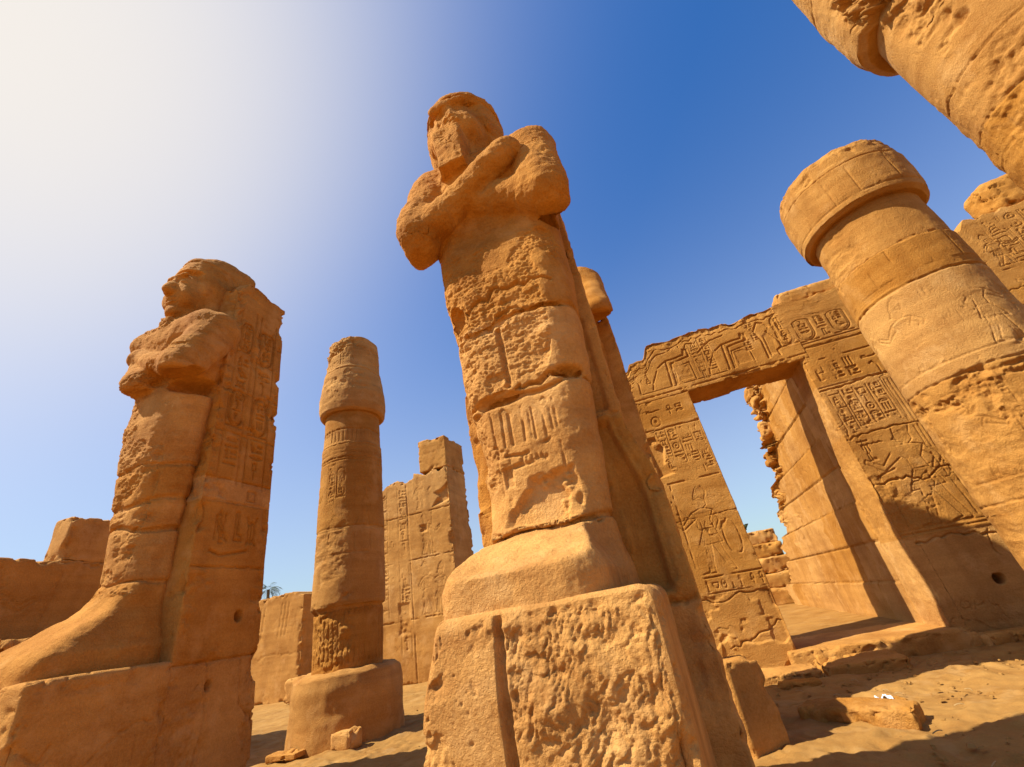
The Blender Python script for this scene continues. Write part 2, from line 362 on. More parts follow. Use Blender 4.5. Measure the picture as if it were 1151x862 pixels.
def subdivide(V, Q, n):
    E = np.concatenate([Q[:, [0, 1]], Q[:, [1, 2]], Q[:, [2, 3]], Q[:, [3, 0]]]); E.sort(axis=1)
    key = E[:, 0].astype(np.int64)*len(V)+E[:, 1]; _, first, inv = np.unique(key, return_index=True, return_inverse=True)
    ue = E[first]; m = len(Q); e = (inv+len(V)).reshape(4, m); c = np.arange(m)+len(V)+len(ue)
    def ext(A): return np.concatenate([A, (A[ue[:, 0]]+A[ue[:, 1]])/2, A[Q].mean(1)])
    q = np.concatenate([np.stack([Q[:, k], e[k], c, e[k-1]], 1) for k in range(4)])
    n2 = ext(n); return ext(V), q, n2/(np.linalg.norm(n2, axis=1)[:, None]+1e-9)

# ------------------------------------------------------------------ materials
def stone_mat(name, dark, light, sc=1.0, strata=.35, bump=.75, rough=.92):
    m = bpy.data.materials.new(name); m.use_nodes = True; t = m.node_tree; t.nodes.clear(); l = t.links.new
    o = N('ShaderNodeOutputMaterial', t); b = N('ShaderNodeBsdfPrincipled', t); l(b.outputs[0], o.inputs[0])
    b.inputs['Roughness'].default_value = rough; b.inputs['Specular IOR Level'].default_value = .15
    g = N('ShaderNodeNewGeometry', t)
    n1 = N('ShaderNodeTexNoise', t); n1.inputs['Scale'].default_value = 1.1*sc; n1.inputs['Detail'].default_value = 7; n1.inputs['Roughness'].default_value = .62
    mp = N('ShaderNodeMapping', t); mp.inputs['Scale'].default_value = (.5, .5, 5.5); mp.inputs['Rotation'].default_value = (.06, .09, 0)
    n2 = N('ShaderNodeTexNoise', t); n2.inputs['Scale'].default_value = 1.0*sc; n2.inputs['Detail'].default_value = 6; n2.inputs['Roughness'].default_value = .6
    n3 = N('ShaderNodeTexNoise', t); n3.inputs['Scale'].default_value = 38*sc; n3.inputs['Detail'].default_value = 5; n3.inputs['Roughness'].default_value = .7
    l(g.outputs['Position'], n1.inputs['Vector']); l(g.outputs['Position'], mp.inputs[0]); l(mp.outputs[0], n2.inputs['Vector']); l(g.outputs['Position'], n3.inputs['Vector'])
    a = N('ShaderNodeMix', t); a.data_type = 'FLOAT'; a.inputs[0].default_value = strata; l(n1.outputs['Fac'], a.inputs[2]); l(n2.outputs['Fac'], a.inputs[3])
    a2 = N('ShaderNodeMix', t); a2.data_type = 'FLOAT'; a2.inputs[0].default_value = .30; l(a.outputs[0], a2.inputs[2]); l(n3.outputs['Fac'], a2.inputs[3])
    c = N('ShaderNodeValToRGB', t); c.color_ramp.elements[0].position = .38; c.color_ramp.elements[0].color = (dark[0]*.9, dark[1]*.86, dark[2]*.85, 1)
    c.color_ramp.elements[1].position = .62; c.color_ramp.elements[1].color = (*light, 1); l(a2.outputs[0], c.inputs[0])
    # darker weathering stains and rain streaks
    mp2 = N('ShaderNodeMapping', t); mp2.inputs['Scale'].default_value = (1.6, 1.6, .35); l(g.outputs['Position'], mp2.inputs[0])
    n4 = N('ShaderNodeTexNoise', t); n4.inputs['Scale'].default_value = 1.3*sc; n4.inputs['Detail'].default_value = 5; l(mp2.outputs[0], n4.inputs['Vector'])
    r4 = N('ShaderNodeMapRange', t); r4.inputs['From Min'].default_value = .54; r4.inputs['From Max'].default_value = .72; r4.inputs['To Max'].default_value = .38
    l(n4.outputs['Fac'], r4.inputs['Value'])
    mx = N('ShaderNodeMix', t); mx.data_type = 'RGBA'; l(r4.outputs[0], mx.inputs[0]); l(c.outputs[0], mx.inputs[6]); mx.inputs[7].default_value = (dark[0]*.62, dark[1]*.55, dark[2]*.55, 1)
    # pale salt bloom and worn fresh stone
    mp6 = N('ShaderNodeMapping', t); mp6.inputs['Location'].default_value = (7.3, 2.1, 4.4); l(g.outputs['Position'], mp6.inputs[0])
    n6 = N('ShaderNodeTexNoise', t); n6.inputs['Scale'].default_value = 1.7*sc; n6.inputs['Detail'].default_value = 8; n6.inputs['Roughness'].default_value = .66; l(mp6.outputs[0], n6.inputs['Vector'])
    r6 = N('ShaderNodeMapRange', t); r6.inputs['From Min'].default_value = .53; r6.inputs['From Max'].default_value = .66; r6.inputs['To Max'].default_value = .5; l(n6.outputs['Fac'], r6.inputs['Value'])
    mx6 = N('ShaderNodeMix', t); mx6.data_type = 'RGBA'; l(r6.outputs[0], mx6.inputs[0]); l(mx.outputs[2], mx6.inputs[6]); mx6.inputs[7].default_value = (light[0]*1.08, light[1]*1.18, light[2]*1.6, 1)
    at = N('ShaderNodeAttribute', t); at.attribute_name = 'tone'
    hv = N('ShaderNodeHueSaturation', t); l(mx6.outputs[2], hv.inputs['Color'])
    for nm, m_, o_ in (('Hue', .003, .5), ('Saturation', -.04, 1.0), ('Value', .09, 1.0)):
        mm = N('ShaderNodeMath', t); mm.operation = 'MULTIPLY_ADD'; l(at.outputs['Fac'], mm.inputs[0]); mm.inputs[1].default_value = m_; mm.inputs[2].default_value = o_; l(mm.outputs[0], hv.inputs[nm])
    l(hv.outputs[0], b.inputs['Base Color'])
    n5 = N('ShaderNodeTexNoise', t); n5.inputs['Scale'].default_value = 48*sc; n5.inputs['Detail'].default_value = 8; n5.inputs['Roughness'].default_value = .68
    l(g.outputs['Position'], n5.inputs['Vector'])
    v = N('ShaderNodeTexVoronoi', t); v.inputs['Scale'].default_value = 60*sc; l(g.outputs['Position'], v.inputs['Vector'])
    vr = N('ShaderNodeMapRange', t); vr.inputs['From Min'].default_value = 0; vr.inputs['From Max'].default_value = .32; l(v.outputs['Distance'], vr.inputs['Value'])
    ad = N('ShaderNodeMath', t); ad.operation = 'MULTIPLY_ADD'; ad.inputs[1].default_value = .18; l(vr.outputs[0], ad.inputs[0]); l(n5.outputs['Fac'], ad.inputs[2])
    bp = N('ShaderNodeBump', t); bp.inputs['Strength'].default_value = bump; bp.inputs['Distance'].default_value = .03; l(ad.outputs[0], bp.inputs['Height'])
    l(bp.outputs[0], b.inputs['Normal'])
    return m
def plain(name, col, rough=.8):
    m = bpy.data.materials.new(name); m.use_nodes = True; t = m.node_tree; b = t.nodes['Principled BSDF']
    n = N('ShaderNodeTexNoise', t); n.inputs['Scale'].default_value = 9
    c = N('ShaderNodeValToRGB', t); c.color_ramp.elements[0].position = .3; c.color_ramp.elements[0].color = (*[x*.7 for x in col], 1)
    c.color_ramp.elements[1].position = .7; c.color_ramp.elements[1].color = (*[min(1, x*1.2) for x in col], 1)
    t.links.new(n.outputs['Fac'], c.inputs[0]); t.links.new(c.outputs[0], b.inputs['Base Color']); b.inputs['Roughness'].default_value = rough
    return m
M_ST = stone_mat('sandstone_statue', (.40, .160, .027), (.61, .288, .066))
M_WL = stone_mat('sandstone_wall', (.38, .162, .028), (.58, .285, .068), strata=.45)
M_CO = stone_mat('sandstone_column', (.36, .153, .028), (.53, .262, .064), strata=.5)
M_OL = stone_mat('sandstone_far', (.37, .158, .028), (.55, .268, .064), strata=.4)
M_SA = stone_mat('sand_ground', (.30, .148, .034), (.375, .20, .054), sc=1.4, strata=.1, bump=.35)
M_PAPER = plain('white_paper', (.8, .8, .8)); M_LEAF = plain('palm_leaf', (.08, .10, .025)); M_TRUNK = plain('palm_trunk', (.16, .10, .05))
M_WIRE = plain('black_cable', (.03, .03, .03)); M_TWIG = plain('dry_straw', (.36, .22, .08))
rng = random.Random(5)

# ------------------------------------------------------------------ ground
def ground_z(x, y): return 0
gx = np.concatenate([-np.geomspace(900, 16, 40), np.linspace(-15.9, -7.1, 120), np.linspace(-7, 5.5, 420), np.linspace(5.6, 12, 60), np.geomspace(12.1, 900, 40)])
gy = np.concatenate([-np.geomspace(600, 2, 24), np.linspace(-1.9, 4.4, 60), np.linspace(4.5, 11, 260), np.linspace(11.1, 26, 130), np.geomspace(26.1, 900, 40)])
Xg, Yg = np.meshgrid(gx, gy, indexing='ij'); P = np.stack([Xg.ravel(), Yg.ravel(), 0*Xg.ravel()], 1)
fp = np.zeros(len(P)); r_ = random.Random(77)
for k in range(150):
    fx_, fy_, fa_ = r_.uniform(-6, 5), r_.uniform(4.8, 10), r_.uniform(0, 3.14); dx_ = (P[:, 0]-fx_)*math.cos(fa_)+(P[:, 1]-fy_)*math.sin(fa_); dy_ = -(P[:, 0]-fx_)*math.sin(fa_)+(P[:, 1]-fy_)*math.cos(fa_)
    q_ = (dx_/.15)**2+(dy_/.065)**2; fp += np.where(q_ < 4, -.016*np.exp(-q_*1.3)+.006*np.exp(-(q_-2.0)**2*2), 0)
near = np.exp(-np.maximum(0, np.hypot(P[:, 0], P[:, 1])-18)/6)
P[:, 2] = near*(.03*fbm(P, 3.0, 3, 1)+.012*fbm(P, .45, 3, 4)-.02*np.maximum(0, fbm(P, .32, 2, 8)-.9)+fp)-.03
ground = mesh_obj('ground', P, grid_quads(len(gx), len(gy), False), M_SA); ground['kind'] = 'structure'

# ------------------------------------------------------------------ statues
def figure_sdf(p):
    hx = p['head_x']
    zz = np.array([-.2, .55, 1.1, 1.9, 2.75, 3.65, 4.2, 4.6]); ww = np.array([.46, .505, .565, .63, .70, .76, .80, .80])
    yz = np.array([-.2, .7, 1.2, 2.0, 3.3, 3.8, 4.3, 4.6]); yf = np.array([1.0, 1.0, 1.0, .96, .86, .90, .98, 1.0])
    back = 1.75
    def fn(P):
        X, Y, Z = P[..., 0], P[..., 1], P[..., 2]
        w = np.interp(Z, zz, ww).astype(f32); f_ = np.interp(Z, yz, yf).astype(f32); r = p.get('rr', .34)
        q0 = np.abs(X)-(w-r); q1 = np.abs(Y-(f_+back)/2)-((back-f_)/2-r)
        d = np.sqrt(np.maximum(q0, 0)**2+np.maximum(q1, 0)**2)+np.minimum(np.maximum(q0, q1), 0)-r
        d = smax(d, Z-4.75, .15); d = np.maximum(d, -Z-.15)
        # feet
        f0, f1 = p['foot']
        top = (Z-(f0+np.clip(Y-.10, 0, 2)*f1))*.82
        fd = smax(smax(np.abs(X-p.get('foot_x', 0))-(p.get('foot_w', .645)-.25*np.clip((Z-.22)/.5, 0, 1)), -(Y-.13), .30), top, p['footk']); fd = np.maximum(fd, -Z-.04); fd = smax(fd, Y-1.7, .05)
        d = smin(d, fd, .28)
        # torso and shoulders
        d = smin(d, sd_box(P, (0, 1.33, 4.75), (.76, .40, .72), .3), .12)
        sz = p.get('sh_z', 0)
        d = smin(d, sd_cap(P, (-.62, 1.18, 5.22+sz), (.62, 1.18, 5.22+sz), .36, .36), .12)
        d = smin(d, sd_ell(P, (0, p.get('chest_y', 1.08), 4.9), (.80, .36, .60)), .08)
        # crossed arms
        ex = p['elbow']
        arms = None
        for s in (-1, 1):
            e = ex[0] if s < 0 else ex[1]
            u = sd_cap(P, (s*.70, 1.14 if 'fa' not in p else 1.28, 5.2+sz), e, .37 if s > 0 else p.get('far', .37), p['er'][0 if s < 0 else 1])
            if s < 0: fx = p.get('fa', (.36, .70, 4.86)); fo = smin(sd_cap(P, e, fx, p['er'][0]-.06, .165), sd_ell(P, (fx[0]+.08, fx[1], fx[2]+.07), (.19, .14, .15)), .05)
            else: fo = smin(sd_cap(P, e, (-.36, .92, 4.62), p['er'][1]-.06, .17), sd_ell(P, (-.45, .90, 4.68), (.2, .16, .16)), .05)
            a = smin(u, fo, .10); arms = a if arms is None else smin(arms, a, .03)
        arms = smax(smax(arms, 3.90-Z, .05), np.abs(X)-1.06, .08)
        d = smin(d, arms, .035)
        # sceptres laid over the shoulders
        for s in ((-1, 1) if 'fa' not in p else ()): d = smin(d, sd_cap(P, (s*.40, .70, 4.95), (s*.66, 1.02, 5.36), .035, .035), .02)
        # neck, head, headcloth
        H = P-np.array([hx, p['head_y'], p.get('head_z', 0)], f32)
        hsc = p.get('head_s', 1.0); pv = np.array([0, 1.1, 5.6], f32); H = (H-pv)/hsc+pv
        h = sd_cap(P, (hx*.6, 1.3, 5.0), (hx, 1.28, 6.0), .33, .34)
        nm = sd_ell(H, (0, 1.40, 6.62), (.56, .58, .80))
        fl = sd_box(H, (0, 1.48, 5.95), (.54, .20, .68), .16)
        nm = smin(nm, fl, .2); nm = smax(nm, (1.04-H[..., 1])-np.maximum(0, H[..., 2]-6.72)*2.2, .03)
        Hf = H.copy(); Hf[..., 0] = np.abs(Hf[..., 0])
        face = sd_ell(H, (0, 1.20, 6.24), (.40, .44, .64))
        face = smin(face, sd_ell(H, (0, .90, 5.74), (.17, .13, .14)), .12)
        face = smin(face, sd_ell(Hf, (.2, .93, 6.08), (.16, .14, .2)), .12)
        if p['face']:
            face = smin(face, sd_ell(H, (0, .82, 6.60), (.30, .08, .06)), .06)
            face = smin(face, sd_cap(H, (0, .80, 6.50), (0, .69, 6.19), .05, .085), .05)
            face = smin(face, sd_ell(Hf, (.07, .74, 6.16), (.06, .06, .05)), .03)
            face = smax(face, -sd_ell(Hf, (.17, .74, 6.44), (.13, .10, .07)), .05)
            face = smin(face, sd_ell(Hf, (.16, .86, 6.43), (.09, .07, .05)), .02)
            face = smin(face, sd_ell(H, (0, .79, 5.99), (.15, .06, .035)), .02)
            face = smin(face, sd_ell(H, (0, .80, 5.91), (.13, .06, .035)), .02)
        else:
            face = smin(face, sd_ell(H, (0, .80, 6.58), (.30, .10, .07)), .06)
            face = smax(face, -sd_ell(Hf, (.17, .72, 6.43), (.13, .10, .08)), .05)
            face = smin(face, sd_cap(H, (0, .84, 6.5), (.02, .78, 6.1), .07, .11), .06)
            face = smax(face, -sd_ell(H, (-.1, .6, 6.0), (.3, .16, .25)), .05)
        ear = sd_ell(Hf, (.43, 1.16, 6.36), (.07, .10, .18))
        h = smin(smin(h, nm, .06), smin(face, ear, .03), .03)
        band = smax(np.abs(nm-.0)-.035, np.abs(Z-6.83+.25*(Y-1.0))-.055, .02); h = smin(h, smax(band, Y-1.6, .02), .015)
        b0 = p['beard']
        if b0: h = smin(h, sd_box(H, b0[0], b0[1], .03), .05)
        if p.get('crown'):
            c0 = p['crown']; h = smin(h, sd_box(P, c0[0], c0[1], .22), .2)
        d = smin(d, h, .06)
        # block joints and lost pieces
        for zj, dp in p['joints']:
            wob = .04*np.sin(X*3.1+zj*9)+.03*np.sin(X*7.7+zj*5)
            j = np.abs(Z-zj-wob)-.022
            d = np.where(Z < 4.0, smax(d, -(np.maximum(j, -(d+dp))), .03), d)
        for c, r in p['chips']:
            d = smax(d, -sd_ell(P, c, r), .03)
        return d
    return fn

def make_statue(label, loc, s, p, zt, pillar, plinth, prel, plrel, pillar_warp, seed, res):
    root = thing('osiride_statue', label, 'statue', loc, 'mummy-form statues with crossed arms on plinths')
    V, Q, n = surface_nets(figure_sdf(p), (-1.4, 0, -.15), (1.4, 2.05, 7.6), res)
    if res < .03: V, Q, n = subdivide(V, Q, n)
    d = .012*fbm(V, 1.1, 3, seed)+.0025*fbm(V, .16, 3, seed+2)
    # pecked, chipped-away zones on the front of the body
    pk = sstep(.0, .5, fbm(V, .8, 2, seed+4)+p['peck'](V)); mk = np.clip(vn(V*np.array([1, 1, 1.5]), .052, seed+6), -2, 1.0)
    d = d+pk*(.0052*mk+.004*np.abs(vn(V, .13, seed+1))+.012*fbm(V*np.array([1, 1, 1.6]), .42, 3, seed+8)-.012)
    wr = sstep(3.7, 4.1, V[:, 2])*p.get('worn', .3)
    ck = vn(V, 1.1, seed+2)+.25*vn(V, .2, seed+4)
    d = d+wr*(.016*fbm(V, .38, 4, seed+15, .55)-.004*np.maximum(0, fbm(V, .2, 3, seed+16)-.5)-.03*np.exp(-(ck/.035)**2)*sstep(0, .6, fbm(V, 1.0, 2, seed+17)))
    if p.get('relief') is not None:
        h, u0, v0 = p['relief']; u = V[:, 0]-u0; v = V[:, 2]-v0
        ok = (n[:, 1] < -.5) & (u > 0) & (u < h.w) & (v > 0) & (v < h.hh); d = d+np.where(ok, h.sample(u, v), 0)
    V = V+n*d[:, None]
    # loc z is the ground; everything local to the root
    fig = mesh_obj('figure', V*s+np.array([0, 0, zt]), Q, M_ST, root, tone=block_tone(V[:, 2]+.03*np.sin(V[:, 0]*3), V[:, 0], sorted(z for z, _ in p['joints'])+[4.0], seed))
    stone_box('plinth', plinth['box'], M_ST, root, res=plinth['res'], rnd=plinth['rnd'], amp=.006, chip=.09, seed=seed+20, relief=prel, extra=plinth.get('extra'), warp=plinth.get('warp'), edgew=.2, tone=plinth.get('tone'))
    stone_box('back_pillar', pillar['box'], M_ST, root, res=pillar['res'], rnd=.03, amp=.008, chip=.10, seed=seed+30, relief=plrel, extra=pillar.get('extra'), warp=pillar_warp, zj=pillar.get('zj', ()))
    return root

# --- the tall statue in the middle
rb = random.Random(11)
body = HM(1.2, 3.6, .01)
# cartouche group and signs on the skirt panel (a broken inscription)
body.path([(.28, .95), (.26, 1.75)], .012, .018); body.path([(.86, .95), (.88, 1.75)], .012, .018)
for i, x in enumerate((.36, .44, .56, .66, .76)):
    body.path([(x, 1.38), (x+.005, 1.70)], .013, .02)
    if i % 2 == 0: body.path([(x, 1.72), (x+.035, 1.76), (x+.07, 1.72), (x+.07, 1.40)], .011, .018)
body.path([(.36, 1.30), (.50, 1.27), (.66, 1.29), (.78, 1.36)], .02, .03)
body.path([(.42, 1.18), (.80, 1.20)], .03, .03)
for x in np.linspace(.5, .78, 7): body.path([(x, 1.19), (x, 1.25)], .014, .026)
body.rect(.30, 1.0, .40, 1.2, .03); body.path([(.34, 1.0), (.34, .86)], .03, .03)
body.poly([(.50, .98), (.52, 1.06), (.95, 1.10), (.96, .74), (.80, .62), (.25, .66), (.30, .80)], .06, .05)
body.path([(.55, .72), (.62, .79), (.70, .77), (.78, .81)], .02, .06)
body.jag([(.05, .62), (1.15, .60)], .03, .05, rb, .02)
body.wear(4, .35, -1.4, -.1)
# panel above the joint: two worn upright panels parted by a groove
body.path([(.50, 1.98), (.49, 2.62)], .035, .045)
body.jag([(.05, 1.80), (.6, 1.90), (1.15, 1.98)], .03, .06, rb, .03)
body.jag([(.05, 2.62), (.5, 2.78), (1.15, 2.72)], .025, .045, rb, .03)
body.jag([(.05, 2.95), (.6, 3.1), (1.15, 3.05)], .02, .03, rb, .03)
ST1 = dict(worn=.5, foot_x=-.075, foot_w=.575, foot=(.27, .40), footk=.02, head_x=-.24, head_y=0.0, elbow=((-.93, .86, 4.22), (.75, .88, 4.22)), er=(.31, .31), face=False, beard=((0, .75, 5.32), (.19, .20, .36)),
           joints=[(1.90, .05), (.62, .04), (2.72, .03)],
           chips=[((-.62, .98, 2.95), (.16, .14, .16)), ((.55, 1.0, 1.98), (.25, .2, .07)), ((-.3, .98, 1.86), (.35, .12, .07)), ((.68, 1.1, 4.0), (.2, .16, .1))],
           peck=lambda V: np.where((V[:, 2] > 2.0) & (V[:, 2] < 3.85) & (V[:, 1] < 1.1), .9, np.where(V[:, 2] > 3.9, np.where((np.abs(V[:, 0]+.26) < .16) & (V[:, 1] < 1.0) & (V[:, 2] > 6.0), -.2, -2.4), np.where(V[:, 2] > .7, -.5, -3.)))-sstep(.35, .55, V[:, 0])*np.where(V[:, 2] < 3.85, 1.6, 0),
           relief=(body, -.6, .0))
fr = HM(1.46, 1.65, .008)
fr.seg(.56, 0, .53, 1.66, .03, .06)
for _ in range(26): fr.disk(rb.uniform(.05, .5), rb.uniform(.2, 1.5), rb.uniform(.008, .022), rb.uniform(.006, .016), .012, .8)
fr.jag([(.2, .3), (.22, 1.0)], .01, .01, rb)
def plinth1_extra(P, n, fc, dd):
    if fc != '-y': return 0
    X, Z = P[:, 0], P[:, 2]
    inn = sstep(-.20, -.12, X)*sstep(.45, .62, Z+.10*vn(P, .3, 4))*sstep(.0, .05, .73-X)
    a_ = P[:, 0]*.45+P[:, 2]*.89; b_ = -P[:, 0]*.89+P[:, 2]*.45; wob = .03*fbm(P, .3, 2, 12)
    mk = vn(np.stack([a_*.42, 0*a_, b_+wob], 1), .038, 2); mk2 = vn(P*np.array([1, 1, 1.3]), .035, 5); pat = .35+.65*sstep(-1.1, .2, fbm(P, .5, 2, 3))
    return -.012*sstep(-.17, -.13, X)+inn*pat*(.0085*np.clip(mk, -2, .5)+.0035*np.abs(mk2)+.013*fbm(P, .30, 3, 9)-.008)
def plinth1_warp(P):
    # rounded left shoulder, worn sloping top right
    t = sstep(.9, 1.6, P[:, 2]); k = sstep(-.45, -.75, P[:, 0])
    P[:, 0] += .10*t*t*k*sstep(.4, 0, P[:, 1]); P[:, 2] -= sstep(-.5, -.74, P[:, 0])*.03*t
    P[:, 1] += .05*sstep(1.2, 1.6, P[:, 2])*sstep(.3, 0, P[:, 1])
    return P
rp = random.Random(3)
pf = HM(1.84, 7.3, .014)
for z in (1.5, 2.55, 3.3, 4.4, 5.3, 6.2): pf.jag([(0, z), (1.84, z+.03)], .018, .05, rp, .012)
pf.jag([(1.42, 1.5), (1.45, 3.0), (1.50, 4.4), (1.55, 5.6)], .05, .10, rp, .03, .12); pf.jag([(1.66, 1.7), (1.70, 3.3)], .02, .05, rp, .02); pf.rect(1.40, 1.60, 1.64, 3.26, .16, .05); pf.rect(1.46, 3.36, 1.70, 4.6, .12, .05)
def pillar1_extra(P, n, fc, dd):
    rough = sstep(.35, .1, np.abs(P[:, 0]-.72))*sstep(4.6, 3.0, P[:, 2]) if fc == '-y' else sstep(-.5, .6, fbm(P, .9, 2, 4))*.6
    if fc == '-y': rough = np.maximum(rough, sstep(-.60, -.8, P[:, 0]))
    return rough*(.022*fbm(P*np.array([1, 1, .7]), .45, 4, 6, .45)-.015)
def pillar1_warp(P):
    t = P[:, 2]/7.0
    P[:, 0] -= .17*sstep(2.4, 3.3, P[:, 2])*sstep(.2, 1.0, P[:, 0])
    bk = np.interp(P[:, 2], [0, 1.3, 2.9, 5.0, 7.2], [2.4, 2.35, 1.9, 1.72, 1.7])+.05*fbm(P*np.array([0, 0, 1]), .6, 2, 9); P[:, 1] = 1.5+(P[:, 1]-1.5)*(bk-1.5)/.9
    P[:, 2] -= t*t*(.5*sstep(-.2, 1.0, P[:, 0])+.12*fbm(P*np.array([1, 1, 0]), .5, 2, 3))
    return P
make_statue('tall weathered statue in the middle with broken face, standing on a rough pecked block', (-.88, 2.6, 0), 1.0, ST1, 1.57,
            dict(box=(-.80, 1.0, 1.5, 2.4, 0, 7.2), res=.022, extra=pillar1_extra, zj=[1.5, 2.55, 3.3, 4.4, 5.3, 6.2]), dict(box=(-.70, .75, 0, 1.6, 0, 1.645), res=.0075, rnd=.10, tone=1.0, extra=plinth1_extra, warp=plinth1_warp),
            {'-y': fr}, {'-y': pf}, pillar1_warp, 1, .019)

ins_gain = 1.9
# --- the statue at the left, seen from its side
ins = HM(1.75, 9.0, .011)     # +x face of the pillar: u along depth, v up
ri = random.Random(21)
for (u, w) in ((.20, .42), (.76, .46)):
    ins.path([(u, 4.3), (u, 8.3)], .014, .02); ins.path([(u+w, 4.3), (u+w, 8.3)], .014, .02)
cartouche(ins, .25, 5.35, .33, .78, ri, .018, .028); cartouche(ins, .81, 5.3, .37, .86, ri, .018, .028)
text_col(ins, .24, 6.25, 6.95, .34, ri, .016, .026, False); text_col(ins, .80, 6.3, 6.9, .38, ri, .016, .026, False)
cartouche(ins, .25, 7.1, .32, .75, ri, .018, .026); cartouche(ins, .81, 7.05, .37, .92, ri, .018, .03)
text_col(ins, .80, 4.38, 5.15, .38, ri, .016, .026, False); text_col(ins, .24, 4.45, 5.15, .34, ri, .016, .02, False); text_col(ins, .82, 3.95, 4.3, .34, ri, .016, .02, False)
for k, b in ((0, .35), (2, .65), (4, .95)): glyph(ins, k*3+2, b, 3.35, .24, .5, .018, .022)
ins.path([(.3, 3.22), (.5, 3.16), (.75, 3.2), (1.0, 3.25)], .02, .028); ins.path([(.35, 3.4), (.35, 3.75), (.52, 3.45), (.52, 3.8)], .018, .028)
ins.a *= ins_gain
for z in (1.72, 2.98, 3.98, 4.35, 5.2, 6.1): ins.jag([(0, z), (1.75, z+rng.uniform(-.03, .03))], .014, .04, ri, .008)
ins.jag([(.55, 1.72), (.6, 1.0), (.5, .4)], .012, .03, ri); ins.jag([(1.1, 1.72), (1.15, 1.1), (1.4, .9), (1.5, .3)], .012, .03, ri)
ins.disk(.98, 2.28, .075, .085, .22, .35); ins.disk(.60, 1.42, .06, .07, .14, .5)
def pillar2_extra(P, n, fc, dd):
    return sstep(.2, 1.0, fbm(P, 1.1, 2, 14))*(.02*fbm(P, .3, 3, 15)-.012)
def pillar2_warp(P):
    # broken crown of the pillar, falling to the back
    t = sstep(5.5, 9.0, P[:, 2]); q = (P[:, 1]-1.55)/1.65
    top = 8.80-.30*sstep(.16, .0, q)-.12*sstep(.1, .95, q)-.22*sstep(-.2, .9, P[:, 0])+.04*fbm(P*np.array([1, 1, 0]), .9, 2, 7)+.12*sstep(.90, .97, q)
    P[:, 2] = np.where(P[:, 2] > 5.5, 5.5+(P[:, 2]-5.5)*(top-5.5)/3.5, P[:, 2])
    P[:, 1] = 1.5+(P[:, 1]-1.5)*(1-.20*P[:, 2]/8.6)
    return P
ps = HM(1.62, 1.8, .012)
ps.jag([(.1, 1.2), (.3, 1.05), (.35, 1.2)], .02, .03, ri); ps.jag([(.7, .9), (1.0, 1.15), (1.6, 1.25)], .012, .025, ri); ps.jag([(1.2, 1.15), (1.22, .7), (.9, .5), (.8, .1)], .01, .02, ri)
ST2 = dict(foot=(.20, .66), footk=.14, head_x=0.0, head_y=0.0, sh_z=-.17, rr=.58, elbow=((-.20, .86, 4.0), (.78, .74, 4.02)), er=(.25, .29), face=True, head_z=-.17, beard=((0, .86, 5.40), (.10, .11, .13)), crown=((0, 1.75, 6.72), (.46, .50, .36)), head_s=.88, chest_y=1.18, fa=(.36, .98, 4.66), far=.28,
           joints=[(1.0, .03), (1.72, .05), (2.05, .03), (2.62, .03)], chips=[((.74, 1.12, 3.90), (.46, .52, .17)), ((0, .86, 1.72), (.5, .13, .10)), ((.3, .8, 2.6), (.2, .1, .07))],
           peck=lambda V: np.where((V[:, 1] < 1.05) & (V[:, 2] < 4.4), .8, -.8)-np.where(V[:, 2] < .85, 3., 0)-np.where(V[:, 2] > 5.5, 3., 0)-sstep(.42, .5, V[:, 0])*2)
make_statue('statue at the left with intact face in profile, backed by an inscribed pillar', (-7.50, 3.36, 0), 1.06, ST2, 1.80,
            dict(box=(-.95, .93, 1.50, 2.95, 0, 9.0), res=.019, extra=pillar2_extra, zj=[1.72, 2.98, 3.98, 4.35, 5.2, 6.1]), dict(box=(-.92, .95, 0, 1.53, 0, 1.80), res=.018, rnd=.07),
            {'+x': ps}, {'+x': ins}, pillar2_warp, 40, .026)

# --- the statue hidden behind the middle one
ST3 = dict(ST2, face=False, beard=None, joints=[(1.9, .04), (2.9, .04), (.8, .03)], crown=None, relief=None)
make_statue('statue mostly hidden behind the tall middle one, only its elbow and flank showing', (-.80, 6.0, 0), 1.06, ST3, 1.95,
            dict(box=(-.85, 1.0, 1.35, 1.9, 0, 6.5), res=.04), dict(box=(-.85, .80, 0, 1.34, 0, 1.95), res=.05, rnd=.06), {}, {}, None, 60, .04)
lb = stone_box('stone_block', (-.50, 0, 0, .36, -.1, .82), M_ST, res=.03, rnd=.05, amp=.008, chip=.08, seed=77)
lb.location = (.60, 6.12, 0); lb.rotation_euler = (0, 0, R_(33))
tag(lb, 'low plain stone block in shadow just right of the tall middle statue', 'stone block')

